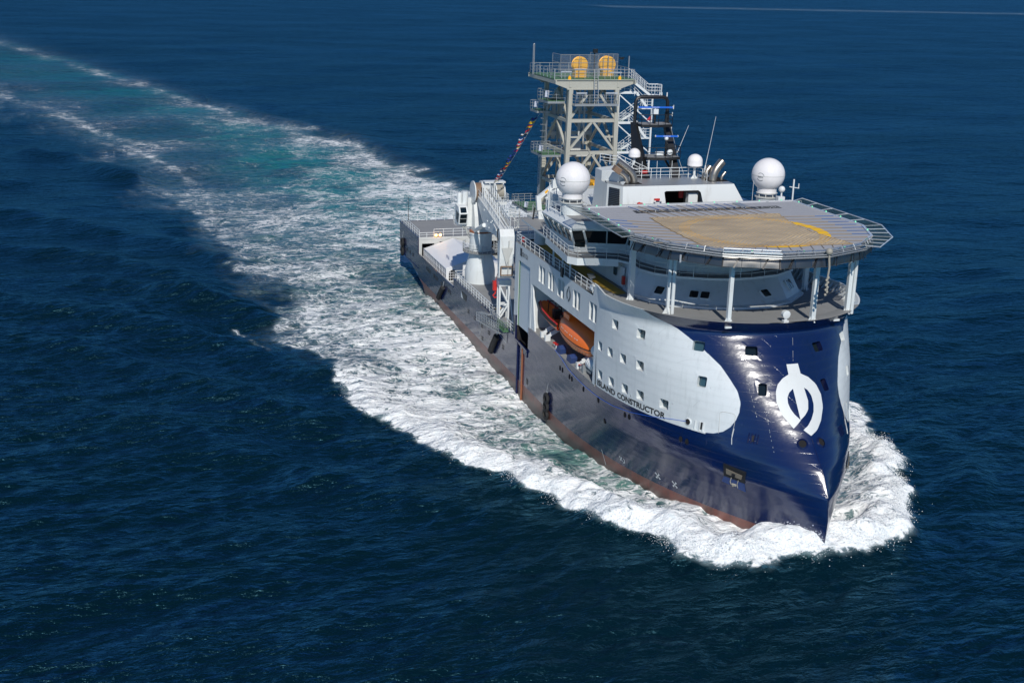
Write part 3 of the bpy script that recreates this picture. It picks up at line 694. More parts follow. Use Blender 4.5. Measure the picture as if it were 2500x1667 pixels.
house = b.build('forward_house', 'hullwhite', ship)
def facet_window(i, u, v, hw, hh, double=False, name='window'):
    A, B_ = np.array(bot[i]), np.array(bot[i+1]); A2, B2 = np.array(tp[i]), np.array(tp[i+1])
    P = (A*(1-u)+B_*u)*(1-v)+(A2*(1-u)+B2*u)*v; T = B_-A; T /= np.linalg.norm(T); U = (A2+B2-A-B_); U -= T*(U@T); U /= np.linalg.norm(U); Nn = np.cross(T, U)
    if Nn@np.array([1, P[1]*.05, 0]) < 0: Nn = -Nn
    w = None
    for off in ((-hw*1.1, hw*1.1) if double else (0,)):
        pts = lambda r, d: [P+T*(off+sx*(hw*r))+U*(sy*hh*r)+Nn*d for sx, sy in ((-.8, -1), (.8, -1), (1, -.8), (1, .8), (.8, 1), (-.8, 1), (-1, .8), (-1, -.8))]
        m = MB(); m.loft(pts(1.15, .10), pts(1.0, .10)); m.loft(pts(1.15, .10), pts(1.18, -.05)); w = m.build(name, 'hullwhite', house); m = MB(); m.poly(pts(1.0, .085)); m.build('pane', 'glass', w)
facet_window(3, .3, .42, .5, .42); facet_window(4, .62, .42, .42, .42); facet_window(4, .98, .42, .42, .42); facet_window(7, .25, .42, .55, .42); facet_window(8, .52, .5, .36, .5, double=True)
b = MB(); b.box(88.0, 89.0, -8.62, -8.5, 16.45, 18.5); b.build('door', 'white', house); b = MB(); b.box(86.2, 86.8, -8.62, -8.5, 17.2, 18.0); b.build('window', 'glassb', house)
b = MB(); b.box(89.3, 89.75, -8.95, -8.7, 16.9, 17.75); b.build('fire_box', 'red', house)
b = MB(); b.poly([(66, -10.6, 16.215), (89.0, -10.6, fdz(89)+.03), (91.8, -10.4, fdz(91.8)+.03), (91.5, -9.25, fdz(91.5)+.03), (66, -8.9, 16.215)]); b.build('walkway_marking', 'ochre', ship)

# ---- bridge deck slab, walkway, wing
WO = [(66, -12.3), (76.2, -12.75), (86.0, -13.7), (87.0, -13.0), (87.4, -11.2), (88.4, -9.0), (89.9, -8.2), (92.4, -8.4), (94.4, -7.6), (96.2, -5.8), (97.5, -3.3), (98.0, -1.2), (98.0, 1.2), (97.3, 4.4), (95.4, 7.2), (92.4, 8.6), (89.9, 8.2), (88.4, 9.0), (87.0, 13.0), (86, 13.7), (76.2, 12.75), (66, 12.3)]
b = MB(); b.prism([(x, y, 18.98) for x, y in WO], (0, 0, .24)); b.build('bridge_deck', 'hullwhite', ship)
b = MB(); b.poly([(x, y, 19.225) for x, y in WO]); b.build('bridge_deck_cover', 'deck', ship)
b = MB()
wf = [(76.2, -12.8), (86.0, -13.75), (87.05, -13.05), (87.45, -11.2), (88.4, -9.05)]
b.loft([(x, y, 18.5) for x, y in wf], [(x, y, 19.26) for x, y in wf], closed=False); b.loft([(x-.05, y+.06, 18.5) for x, y in wf], [(x, y, 18.5) for x, y in wf], closed=False)
b.prism([(77, -12.9, 18.5), (87.0, -13.0, 18.5), (87.4, -11.2, 18.5), (88.4, -9, 18.5), (77, -9, 18.5)], (0, 0, .45)); b.build('bridge_wing', 'hullwhite', ship)
# bridge: base wall, leaning window band, chamfered roof
BW = [(76.3, -12.35), (84.3, -12.5), (84.35, -11.1), (85.9, -7.2), (90.2, -6.9), (93.2, -5.8), (95.3, -3.4), (96.0, -1.2)]
BW = BW + [(x, -y) for x, y in reversed(BW)]
def off_(P, dx, dy): return [(x+(dx if x > 80 else -.1), y*(1+dy), ) for x, y in P]
zA, zB, zC, zD = 19.23, 20.25, 21.75, 22.65
L0 = [(x, y, zA) for x, y in BW]; L1 = [(x+.1*(x > 80), y, zB) for x, y in BW]
L2 = [(x+(1.0 if x > 80 else -.6), y+(-.75 if y < 0 else .75)*(abs(y) > 10.5), zC) for x, y in BW]; L25 = [(x, y, zC+.22) for x, y, z in [(p[0]+.12*(p[0] > 80), p[1]*1.005, 0) for p in L2]]
L3 = [(x-(.25 if x > 80 else -.6), y*.945 if abs(y) > 10.5 else y, zD) for x, y, _ in L2]
b = MB(); b.loft(L0, L1); b.loft(L2, L25); b.loft(L25, L3); b.poly([(x, y, zC) for x, y, _ in L2])
br = b.build('bridge', 'white', ship)
b = MB(); b.loft(L1, L2); b.build('bridge_wall_glazing', 'glass', br)
b = MB(); b.poly([(x, y, zD+.01) for x, y, _ in L3]); b.build('bridge_roof', 'deck', ship)
b = MB()  # mullions
def lean(i, t): return np.array(L1[i])*(1-t)+np.array(L1[(i+1) % len(L1)])*t, np.array(L2[i])*(1-t)+np.array(L2[(i+1) % len(L2)])*t
def mull(i, t, w=.2, d=.1):
    p, q_ = lean(i, t); b.obox(p, q_, w, d, (1, 0, 0) if i == 0 else (0, 1, 0))
for i in range(len(L1)): mull(i, 0, .34, .22)
for t in (.2, .4, .6, .8): mull(0, t, .2)
mull(2, .5, .2)
for i in (3, 4, 5, 6): mull(i, .5)
b.build_each('mullion', 'hullwhite', br)
for i, (t0, t1) in ((2, (.03, .48)), (2, (.52, .97)), (1, (.06, .94))): pass
# tall wing window reaching the deck
b = MB(); A = np.array(L0[1]); Bq = np.array(L0[2]); b.poly([A*.93+Bq*.07+(.12, 0, .55), A*.1+Bq*.9+(.12, 0, .55), np.array(L1[1])*.1+np.array(L1[2])*.9+(.04, 0, .02), np.array(L1[1])*.93+np.array(L1[2])*.07+(.04, 0, .02)]); b.build('wing_window', 'glass', br)
b = MB(); b.box(84.4, 85.9, -13.0, -12.7, 16.2, 18.5); b.m[:] = [0]*6; b = MB(); b.tube((82.6, -12.1, 16.2), (82.6, -12.1, 18.6), .11, 8); b.tube((77.1, -12.1, 16.2), (77.1, -12.1, 18.6), .11, 8); b.tube((80.2, -12.1, 16.2), (80.2, -12.1, 18.6), .11, 8); b.build('wing_support', 'hullwhite', ship, smooth=True)
# bridge railings
b = MB(); b.rail([(x, y, 19.24) for x, y in [(75.2, -12.7), (85.9, -13.62), (86.95, -12.95), (87.3, -11.2), (88.3, -9.05), (89.9, -8.25), (92.4, -8.4), (94.4, -7.6), (96.2, -5.8), (97.4, -3.3), (97.9, -1.2), (97.9, 1.2), (97.2, 4.4), (95.3, 7.1), (92.4, 8.5)]], 1.1, .034, 1.5); b.build('handrail', 'white', ship)
b = MB(); b.rail([(64.7, -12.4, 16.2), (90.2, -12.4, 16.25)], 1.15, .036, 1.7); b.build('handrail', 'white', ship)
b = MB(); b.rail([(64.7, -12.4, 16.2), (64.7, 12.4, 16.2)], 1.15, .036, 1.7); b.rail([(64.7, 12.4, 16.2), (82, 12.4, 16.2)], 1.15, .036, 1.7); b.build('handrail', 'white', ship)
b = MB(); b.rail([(13.7, -12.35, 5.9), (.9, -12.35, 5.9), (.25, -11.8, 5.9), (.15, -11, 5.9), (.15, 11, 5.9), (.4, 12.0, 5.9), (1.2, 12.35, 5.9), (13.5, 12.35, 5.9), (13.5, -9.9, 5.9)], 1.3, .045, 1.6); b.rail([(13.6, -12.3, 5.6), (13.6, -9.9, 5.6)], 1.1, .045, 1.2); b.build('handrail', 'white', ship)
b = MB(); b.rail([(36, -6.6, 4.6), (36, -12.35, 4.6), (55, -12.35, 4.6), (55, -11.0, 4.6)], 1.2, .048, 1.3); b.rail([(61.6, -12.35, 4.6), (64.5, -12.35, 4.6)], 1.2, .048, 1.3); b.build('handrail', 'white', ship); b = MB(); b.rail([(36, 12.35, 4.6), (64.5, 12.35, 4.6)], 1.2, .045, 1.6); b.build('handrail', 'white', ship)
b = MB(); b.rail([(76.4, -12.9, zD), (82.6, -12.9, zD)], .9, .03, 1.5, 2); b.rail([(77.5, -9.8, zD), (84.5, -9.6, zD)], 1.0, .03, 1.3, 3); b.build('roof_handrail', 'white', ship)

# ---- deckhouse on the bridge roof with a pass-through opening
b = MB(); zt, zb_ = 25.72, 22.66
def fx(z): return 82.5+(zt-z)*.12
def yl(z): return -6.5-(zt-z)*.02
def yr(z): return 6.55+(zt-z)*.62
def face(pts, k=0): b.k = k; b.poly(pts)
fr_holes = (-1.7, 2.55, 23.5, 25.12)
ys = [-6.5, fr_holes[0], fr_holes[1], 6.55]
def P(y, z, e=0):
    if e == -1: return (fx(z), yl(z), z)
    if e == 1: return (fx(z), yr(z), z)
    return (fx(z), y, z)
face([P(0, zb_, -1), P(-1.55, zb_), P(-1.55, fr_holes[2]), P(-1.55, 24.0), P(-1.7, 25.0), P(-1.5, 25.12), P(-1.5, zt), P(0, zt, -1)])
face([P(-1.5, 25.12), P(2.3, 25.12), P(2.3, zt), P(-1.5, zt)]); face([P(-1.55, zb_), P(3.1, zb_), P(3.0, 23.3), P(-1.55, 23.3)])
face([P(3.1, zb_), P(0, zb_, 1), P(0, zt, 1), P(2.3, zt), P(2.3, 25.12), P(2.6, 24.9), P(3.0, 23.3)])
face([(76.6, 6.8, zt), P(0, zt, 1), P(0, zb_, 1), (76.6, 8.4, zb_)])
face([(76.6, -6.5, zt), (76.6, 6.8, zt), (76.6, 8.4, zb_), (76.6, -6.5, zb_)])
dh = b.build('deckhouse', 'white', ship)
b = MB(); b.add([(fx(zb_), -6.5, zb_), (80.6, -7.6, zb_), (80.3, -7.4, zt+.0), (82.5, -6.5, zt)], [(0, 1, 2, 3)]); b.add([(80.6, -7.6, zb_), (76.6, -7.6, zb_), (76.6, -7.4, zt), (80.3, -7.4, zt)], [(0, 1, 2, 3)]); b.build('chamfered_side', 'hullwhite', dh)
b = MB()
for k in range(13):
    t0 = .1+k*.062; lo = np.array([82.62, -6.72, zb_])*.0
    def q(s, t): return (np.array([82.84, -6.5, zb_])*(1-s)+np.array([80.6, -7.6, zb_])*s)*(1-t)+(np.array([82.5, -6.5, zt])*(1-s)+np.array([80.3, -7.4, zt])*s)*t
    n = np.array([.42, -.9, .05]); b.add([q(.18, t0)+n*.08, q(.86, t0)+n*.08, q(.86, t0+.05)+n*.02, q(.18, t0+.05)+n*.02], [(0, 1, 2, 3)])
b.build('louvre', 'steel', dh)
b = MB(); b.k = 0; b.add([(82.5, -6.5, zt+.01), (82.5, 6.55, zt+.01), (76.6, 6.8, zt+.01), (76.6, -6.5, zt+.01), (80.3, -7.4, zt+.01)], [(0, 1, 2, 3), (0, 3, 4)]); b.build('deckhouse_roof', 'galv', dh)
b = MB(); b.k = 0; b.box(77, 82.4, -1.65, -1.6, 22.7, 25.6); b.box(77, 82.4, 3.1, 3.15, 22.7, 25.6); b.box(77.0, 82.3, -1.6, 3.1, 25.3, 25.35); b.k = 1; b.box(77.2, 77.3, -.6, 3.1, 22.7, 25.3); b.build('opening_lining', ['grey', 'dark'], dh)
b = MB(); b.box(81.2, 81.9, 1.5, 2.6, 23.0, 24.7); b.build('white_locker', 'white', dh); b = MB(); b.box(80.6, 80.8, .9, 1.4, 24.0, 24.8); b.build('hose_box', 'red', dh)
# tall block with cut top on the starboard side
b = MB(); A = [(76.2, -7.25), (78.0, -7.2), (79.8, -5.9), (79.8, -4.9), (76.2, -4.9)]
b.loft([(x, y, zb_) for x, y in A], [(x, y, 26.75 if y < -5.5 else 27.0) for x, y in A]); b.poly([(x, y, 26.75 if y < -5.5 else 27.0) for x, y in A]); b.add([(79.8, -5.9, 25.7), (81.3, -6.9, 25.1), (81.6, -6.1, 25.75), (80.6, -5.1, 26.2)], [(0, 1, 2, 3)])
b.build('exhaust_casing', 'hullwhite', dh); b = MB(); b.box(78.3, 78.7, -7.25, -6.95, 23.6, 24.6); b.build('hose_box', 'red', dh)
def roof_rail(): 
    b = MB(); b.rail([(82.0, -3.6, zt), (82.0, 3.9, zt)], 1.0, .034, 1.4, 3); b.rail([(77.3, -3.6, zt), (77.3, 5.5, zt), (80, 4.2, zt)], 1.1, .034, 1.3, 3)
    for y in (-2.2, -.4, 1.4, 2.6): b.tube((81.5, y, zt), (81.5, y, zt+1.7), .025, 5)
    b.build('handrail', 'white', dh)
b = MB(); b.rail([(78.0, -3.6, zt), (78.0, 4.3, zt), (80.4, 4.3, zt)], 1.15, .036, 1.2, 3)
for y in (-2.4, -.6, 1.2, 3.2): b.tube((77.8, y, zt), (77.8, y, zt+1.9), .028, 5)
b.build('handrail', 'white', dh)
b = MB(); b.rail([(76.7, -4.6, 27.0), (76.8, -7.0, 27.4)], 1, .035, 1.0, 3); b.rail([(76.8, -4.9, 27.2), (77.4, -1.6, 25.75)], 1.1, .035, 1.0, 3); b.build('handrail', 'white', dh)
# exhaust pipes
def bendpipe(base, d1, h, L, r, n=9):
    base = np.array(base, float); d1 = np.array(d1, float); d1 /= np.linalg.norm(d1); pts = [base, base+(0, 0, h*.5)]; up = np.array([0, 0, 1.]); R_ = r*2.2
    c = base+(0, 0, h*.5); 
    for k in range(1, n):
        t = k/(n-1); dd = up*(1-t)+d1*t; dd /= np.linalg.norm(dd); c = c+dd*R_*.22; pts.append(c)
    pts.append(c+d1*L); return pts
b = MB(); b.bend(bendpipe((80.4, -4.4, 25.7), (-.15, -.87, .62), .5, 1.35, .40), .40, 16); b.build('exhaust_pipe', 'exhaust', dh, smooth=50)
b = MB(); pts = bendpipe((80.8, -5.35, 25.7), (-.1, -.88, .62), .4, .5, .27); b.bend(pts, .27, 14); e = pts[-1]; d1 = np.array((-.1, -.88, .62)); d1 /= np.linalg.norm(d1); b.k = 1; b.obox(e-d1*.1, e+d1*.75, .75, .62); b.build('exhaust_pipe', ['exhaust', 'drum'], dh, smooth=50)
b = MB(); b.bend(bendpipe((80.4, 5.0, 25.7), (-.1, .70, .74), .3, .55, .46), .46, 16); b.build('exhaust_pipe', 'exhaust', dh, smooth=50)
b = MB(); b.bend(bendpipe((79.4, 4.5, 25.7), (-.1, .70, .72), .3, .15, .34), .34, 14); b.build('exhaust_pipe', 'exhaust', dh, smooth=50)
b = MB(); b.bend(bendpipe((80.3, 6.1, 25.7), (-.1, .72, .80), .25, .35, .16), .16, 10); b.build('exhaust_pipe', 'exhaust', dh, smooth=50)
b = MB(); b.box(79.8, 81.4, -5.9, -3.8, 25.71, 25.76); b.box(78.0, 81.0, 4.4, 6.7, 25.71, 25.76); b.build('exhaust_curb', 'dark', dh)
# ---- rooms aft of the bridge so the middle of the ship is not hollow
b = MB(); b.box(64.8, 76.2, -8.2, 8.2, 16.2, 19.2); b.box(66, 76.4, -9.4, 12, 19.2, 22.6); b.build('aft_house', 'white', ship)
b = MB(); b.box(58, 64.5, -4, 10, 4.6, 15.5); b.build('tower_house', 'white', ship)
# ---- boat davits
dv = None
for X in (74.6, 76.1, 86.5):
    m = MB(); m.obox((X, -12.15, 7.6), (X+.7, -8.2, 10.0), .24, .30); m.box(X-.22, X+.22, -12.4, -11.8, 7.12, 7.8); m.obox((X, -11.8, 8.0), (X+.1, -9.2, 9.3), .16, .2); m.build('boat_davit', 'white', ship)
b = MB(); b.box(90.0, 91.2, -11.6, -10.4, 11.2, 11.5); b.obox((90.4, -11.6, 12.5), (90.4, -11.9, 10.8), .15, .15); b.obox((91.0, -11.6, 12.5), (91.0, -11.9, 10.8), .15, .15); b.lathe((90.7, -11.9, 10.9), [(.18, -.2), (.18, .2)], 12, 'y'); b.build('davit_head', 'white', ship)
# ------------------------------------------------------------------ helideck
HD = [(85.9, -12.0), (99.6, -12.15), (103.8, -10.35), (107.3, -6.9), (109.12, -2.33), (109.12, 2.33), (107.2, 6.95), (103.8, 10.3), (99.2, 12.25), (85.6, 12.1)]
ZH = 24.23
b = MB(); b.prism([(x, y, ZH-.35) for x, y in HD], (0, 0, .35)); hd = b.build('helideck', 'helideck', ship)
# rim gutter, bright in the sun
b = MB()
for a, c in zip(HD, HD[1:]+HD[:1]): b.obox((*a, ZH+.0), (*c, ZH+.0), .22, .22)
b.build('deck_edge_gutter', 'alu', hd)
b = MB()    # under-deck beams
for x in np.linspace(87, 107.5, 12):
    w = 10.9 if x < 99.5 else float(np.interp(x, [99.5, 103.8, 107.3, 108.5], [10.9, 9.2, 5.6, 2])); b.box(x-.08, x+.08, -w, w, ZH-1.05, ZH-.35)
for y in (-10, -6, -2, 2, 6, 10): b.box(86, 99 + (12-abs(y))*.62, y-.09, y+.09, ZH-1.25, ZH-.35)
b.build('deck_beam', 'hullwhite', hd)
# polished skirt round the front
SK = HD[1:9]; b = MB(); cen = np.array([98, 0])
def outw(p, o): v = np.array(p)-cen; v = v/np.linalg.norm(v); return np.array(p)+v*o
for i in range(len(SK)-1):
    a, c = np.array(SK[i]), np.array(SK[i+1]); a_t, c_t = outw(a, .02), outw(c, .02); a_b, c_b = outw(a, .25), outw(c, .25)
    n = max(2, int(np.linalg.norm(c-a)/1.25)); 
    for k in range(n):
        t0, t1 = k/n+.004, (k+1)/n-.004; bl = .028
        g = lambda t, s, o=0: np.append((a_b*(1-t)+c_b*t)*(1-s)+(a_t*(1-t)+c_t*t)*s, 22.9+.78*s)+np.append(outw((0, 0), 0)*0, 0)
        tm = (t0+t1)/2; v = (outw((a+c)/2, 1)-(a+c)/2); v3 = np.array([v[0], v[1], .3])*bl
        rows_ = [[g(t0+(t1-t0)*ii/6, jj/4)+v3*math.sin(PI*ii/6)*math.sin(PI*jj/4) for ii in range(7)] for jj in range(5)]; b.grid(rows_)
    b.loft([np.append(a_b, 22.9), np.append(c_b, 22.9)], [np.append(outw(a, .1), 22.82), np.append(outw(c, .1), 22.82)], closed=False)
b.build('skirt', 'steel', hd, smooth=60)
b = MB()    # dark tape straps and joints on the skirt
for i in range(len(SK)-1):
    a, c = np.array(SK[i]), np.array(SK[i+1]); n = max(1, round(np.linalg.norm(c-a)/2.4))
    for k in range(n):
        t = (k+.5)/n; p = a*(1-t)+c*t; d = (c-a)/np.linalg.norm(c-a); lo = outw(p-d*.25, .46); hi = outw(p+d*.2, .1); b.obox((*lo, 22.86), (*hi, 23.72), .14, .03, (*(outw(p, 1)-p), .3))
    for e in (a,): lo = outw(e, .46); hi = outw(e, .08); b.obox((*lo, 22.86), (*hi, 23.72), .12, .04)
b.build_each('skirt_strap', 'black', hd)
# perimeter netting frames: opened out on the sides, folded up along the front
NI_L = [(85.9, -12.15), (99.6, -12.3)]; NO_L = [(85.2, -13.75), (100.6, -13.85)]
NI_R = [(85.6, 12.2), (99.2, 12.4), (103.8, 10.45), (107.2, 7.05)]; NO_R = [(84.9, 13.75), (99.75, 14.05), (105.1, 11.75), (108.8, 8.0)]
for I_, O_, sps in ((NI_L, NO_L, [(0, 8)]), (NI_R, NO_R, [(0, 5), (1, 3), (2, 3)])):
    fr = MB(); zi, zo = ZH-.02, ZH+.12
    for k, n in sps:
        a, c = np.array(I_[k]), np.array(I_[k+1]); ao, co = np.array(O_[k]), np.array(O_[k+1])
        fr.tube((*ao, zo), (*co, zo), .055, 6); fr.tube((*a, zi), (*c, zi), .05, 6)
        for j in range(n+1): t = j/n; fr.obox((*(a*(1-t)+c*t), zi), (*(ao*(1-t)+co*t), zo), .11, .09)
    f = fr.build('net_frame', 'galv' if I_ is NI_L else 'alu', hd); ms = MB()
    for k, n in sps: ms.add([(*I_[k], zi), (*I_[k+1], zi), (*O_[k+1], zo), (*O_[k], zo)], [(0, 1, 2, 3)])
    ms.build('safety_mesh', 'mesh', f)
b = MB(); rngl = random.Random(3)
for i in range(1, 7):
    a, c = np.array(HD[i]), np.array(HD[i+1]); L = np.linalg.norm(c-a); d = (c-a)/L
    if i == 6: c = a+d*L*.55
    br_ = i == 3
    for o, z, r in ((.12, ZH+.24, .035), (.34, ZH+.30, .035), (.52, ZH+.12, .035), (.66, ZH-.16, .05), (.3, ZH-.05, .045), (.60, ZH-.36, .06)):
        b.tube((*outw(a, o), z), (*outw(c, o), z), r, 6)
    n = int(L/1.3)
    for k in range(n+1):
        p = a+d*L*k/max(n, 1)*(1 if i < 6 else .55); b.tube((*outw(p, .05), ZH+.05), (*outw(p, .36), ZH+.36), .035, 5); b.tube((*outw(p, .36), ZH+.36), (*outw(p, .66), ZH-.16), .03, 5)
        if rngl.random() < .5: b.tube((*outw(p, .1), ZH+.2), (*outw(p+d*.6, .5), ZH+.3), .028, 4)
b.build('net_frame', 'galv', hd)
b = MB()
for (z, o) in ((ZH+.30, .2), (ZH+.1, .62)):
    a, c = np.array(HD[3]), np.array(HD[4]); d = (c-a); b.obox((*outw(a+d*.0, o), z), (*outw(a+d*.47, o), z), .26, .1); b.obox((*outw(a+d*.52, o), z-.02), (*outw(a+d*1.0, o), z-.02), .26, .1)
b.build('net_frame', 'alu', hd)
# pillars
def pillar(x, y, zb_, w=.36, pipe=False):
    m = MB(); m.k = 0
    if w: m.obox((x, y, zb_), (x, y, 23.2), w, w, (1, 0, 0)); m.prism([(x-.5, y-.05, zb_), (x+.5, y-.05, zb_), (x+.18, y-.05, zb_+.55), (x-.18, y-.05, zb_+.55)], (0, .1, 0)); m.prism([(x-.05, y-.5, zb_), (x-.05, y+.5, zb_), (x-.05, y+.18, zb_+.55), (x-.05, y-.18, zb_+.55)], (.1, 0, 0))
    o = m.build('helideck_pillar', 'hullwhite', hd)
    if pipe:
        m = MB(); m.tube((x+.25, y+.38, zb_), (x+.25, y+.38, 23.2), .17, 10); m.build('drain_pipe', 'hullwhite', o, smooth=True)
pillar(94.2, -9.95, 16.55, .5); pillar(101.0, -9.05, 16.95, .26, True); pillar(106.2, -5.35, 17.2, .36); pillar(107.2, 2.7, 17.2, .42); pillar(104.9, 7.75, 17.1, .4, True); pillar(94.3, 9.4, 16.6, .45)
# deck markings
b = MB(); n = 72; cx = 99.85
b.loft([(cx+7.15*math.cos(a), 7.15*math.sin(a), ZH+.022) for a in np.linspace(0, 2*PI, n, endpoint=False)], [(cx+6.1*math.cos(a), 6.1*math.sin(a), ZH+.022) for a in np.linspace(0, 2*PI, n, endpoint=False)]); b.build('touchdown_circle', 'deckyellow', hd)
b = MB(); b.poly([(88.22, -7.7, ZH+.022), (89.55, -7.8, ZH+.022), (89.25, 8.85, ZH+.022), (88.05, 8.85, ZH+.022)]); pl = b.build('name_band', 'letter', hd)
w = text_width('ISLAND CONSTRUCTOR'); vs, fs = text_mesh('ISLAND CONSTRUCTOR', lambda x, y: (89.38-y*1.5, -7.45+16.0*x/w, ZH+.04), 1.0, bold=-.024); MB().add(vs, fs).build('deck_name', 'wletter', pl)
w = text_width('D 22'); b = MB()
b = MB()   # tie-down seams of the deck planks
for x in np.arange(87, 109, 1.0):
    w = 11.9 if x < 99.6 else float(np.interp(x, [99.6, 103.8, 107.2, 109.1], [12, 10.3, 6.9, 2.3])); b.box(x-.012, x+.012, -w, w, ZH+.001, ZH+.012)
b.build('plank_joint', 'deck', hd)
b = MB()
for a, c in zip(HD, HD[1:]+HD[:1]):
    a, c = np.array(a), np.array(c); n = max(1, int(np.linalg.norm(c-a)/2.6))
    for k in range(n):
        p = a+(c-a)*(k+.5)/n; p = outw(p, .05); b.ball((*p, ZH+.14), .09, 8, 5)
b.build_each('landing_light', 'lgreen', hd)
b = MB()
for y in (-8.8, -3.5, 3.0, 9.0): b.box(85.2, 85.9, y-.12, y+.12, ZH-.1, ZH+.06)
b.tube((85.3, -8, ZH+.05), (85.3, 10, ZH+.05), .07, 6); b.tube((85.35, -8, ZH-.2), (85.35, 10, ZH-.2), .06, 6); b.build('rear_gutter', 'galv', hd)
b = MB(); b.box(86.2, 88.2, 4.6, 5.5, ZH, ZH+.12); b.build('deck_hatch_cover', 'galv', hd)
b = MB(); p = outw((109.1, 2.0), .75); b.ball((*p, ZH+.15), .32, 10, 6); b.path([(p[0], p[1], ZH), (p[0]+.1, p[1]+.1, ZH-1.3), (p[0]+.1, p[1], ZH-2.6), (p[0]+.1, p[1]+.12, ZH-3.6)], .09, 6)
for k in range(8): b.ball((p[0]+.1+.07*(k % 2), p[1]+.1*(-1)**k, ZH-2.2-.22*k), .13, 6, 4)
b.build('hanging_net_bundle', 'drum2', hd, smooth=True)
p = outw((104.8, -9.6), .5)
b = MB(); b.tube((*p, ZH-.7), (p[0], p[1], ZH-1.4), .09, 6); b.build('wind_drain', 'alu', hd)
# rope landing net lying on the deck
net = thing('landing_net', 'tan rope landing net stretched over the yellow circle of the helideck', 'net', (99.5, 0, ZH))
def edge(a, c, n, amp, seed):
    r = random.Random(seed); a, c = np.array(a), np.array(c); nn = np.array([-(c-a)[1], (c-a)[0]]); nn = nn/np.linalg.norm(nn)
    return [a+(c-a)*k/n+nn*((r.random()-.5)*.14 - amp*math.sin(PI*k/n)) for k in range(n+1)]
r0 = edge((92.2, -7.45), (106.25, -7.75), 30, .3, 1); r1 = edge((92.3, 6.75), (106.75, 6.5), 30, 1.15, 2)
b = MB(); b.grid([[(*(r0[i]*(1-t)+r1[i]*t), ZH+.085+.02*math.sin(i*1.7+t*19)) for t in np.linspace(0, 1, 30)] for i in range(31)]); b.build('netting', 'net', net)
b = MB(); bb = MB(); edgepts = []
e0 = edge((92.2, -7.45), (92.3, 6.75), 13, 0, 3); e1 = edge((106.25, -7.75), (106.75, 6.5), 13, 0, 4)
def tie(p, tgt, blue=True):
    p, t = np.array(p), np.array(tgt); m_ = p+(t-p)*(.62 if blue else .45); q1 = t-(t-p)*.03
    b.tube((*p, ZH+.05), (*m_, ZH+.05), .028, 4, cap=False)
    (bb if blue else b).tube((*m_, ZH+.055), (*q1, ZH+.06), .028, 4, cap=False)
for k in range(1, 13):
    p = e0[k]; tie(p, (86.0, p[1]*1.0-1.0), k not in (2, 6)); 
    if k < 9: tie(r0[k*3+2], (HD[0][0]*0+r0[k*3+2][0]-2.2+.6*k*.2, -12.0), k < 4)
    if k < 10: tie(r1[k*3], (r1[k*3][0]+.6, 12.1 if r1[k*3][0] < 99 else float(np.interp(r1[k*3][0], [99, 103.8, 107.2], [12.2, 10.2, 6.9]))), k < 8)
    p = e1[k]; tie(p, (float(np.interp(p[1]-.9, [-10, -6.9, -2.3, 2.3, 6.9], [104, 107.2, 109, 109, 107.2])), p[1]-.9), False)
b.build_each('tie_rope', 'rope', net); bb.build_each('ratchet_strap', 'strapblue', net)
b = MB()
for P_ in (r0, r1, e0, e1): b.path([(*p, ZH+.05) for p in P_], .045, 5)
b.build('border_rope', 'rope', net)
# ------------------------------------------------------------------ satellite domes
def big_dome(y, lab):
    x, z = 80.8, 26.35; t = thing('radome', lab, 'radome', (x, y, 22.7), 'white satellite domes above the bridge'); r = 1.84
    b = MB(); b.ball((x, y, z), r, 40, 26, -.80, 1); b.lathe((x, y, z-1.47), [(1.12, -.62), (1.06, -.35), (1.10, .0)], 32); b.build('dome', 'skin_rad', t, smooth=50)
    b = MB(); b.lathe((x, y, z), [(r+.004, -.03), (r+.010, 0), (r+.004, .03)], 48); 
    for a in (0.35, 2.4, 4.5): b.path([(x+(r+.0)*math.cos(e)*math.cos(a), y+r*math.cos(e)*math.sin(a), z+r*math.sin(e)) for e in np.linspace(-.9, 1.5, 14)], .010, 4)
    b.build('panel_seam', 'grey', t)
    # mark on the skin facing forward and to starboard: two arcs and a word
    fwd = Vector((.93, -.36, -.03)).normalized(); U = Vector((.0, .0, 1)); U = (U-fwd*U.dot(fwd)).normalized(); T = U.cross(fwd)
    rot = Matrix.Rotation(math.radians(8), 3, fwd); d0 = (fwd*.80 - T*.52 + U*-.02).normalized() if False else (fwd - T*.68 - U*.02).normalized()
    U2 = (U-d0*U.dot(d0)).normalized(); T2 = U2.cross(d0)
    def on(a, c): p = d0+T2*a+U2*c; return Vector((x, y, z))+p.normalized()*(r+.015)
    def arc(a0, a1, rr, w):
        A = [on(rr*math.cos(a), rr*math.sin(a)) for a in np.linspace(a0, a1, 12)]; B_ = [on((rr-w)*math.cos(a), (rr-w)*math.sin(a)) for a in np.linspace(a0, a1, 12)]; return A, B_
    b = MB(); b.loft(*arc(.3, 2.3, .25, .025), closed=False); b.loft(*arc(3.6, 5.4, .25, .03), closed=False)
    w = text_width('Sealink'); vs, fs = text_mesh('Sealink', lambda a, c: on(-.19+.36*a/w, -.04+c*.13), 1.0, bold=.02); b.add(vs, fs); b.build('dome_lettering', 'greylet', t)
    b = MB(); b.lathe((x, y, 24.35), [(1.12, -.06), (1.2, 0), (1.12, .06)], 32); b.lathe((x, y, 23.85), [(1.18, -.05), (1.3, 0), (1.3, .1), (1.0, .1)], 32)
    for k in range(8): a = k*PI/4+.2; b.tube((x+1.05*math.cos(a), y+1.05*math.sin(a), 23.85), (x+1.05*math.cos(a), y+1.05*math.sin(a), 24.35), .06, 6)
    b.build('mount_ring', 'grey', t, smooth=True)
    b = MB(); b.lathe((x, y, 22.6), [(1.15, 0), (1.12, 1.2)], 32); b.build('pedestal', 'hullwhite', t, smooth=True); return t
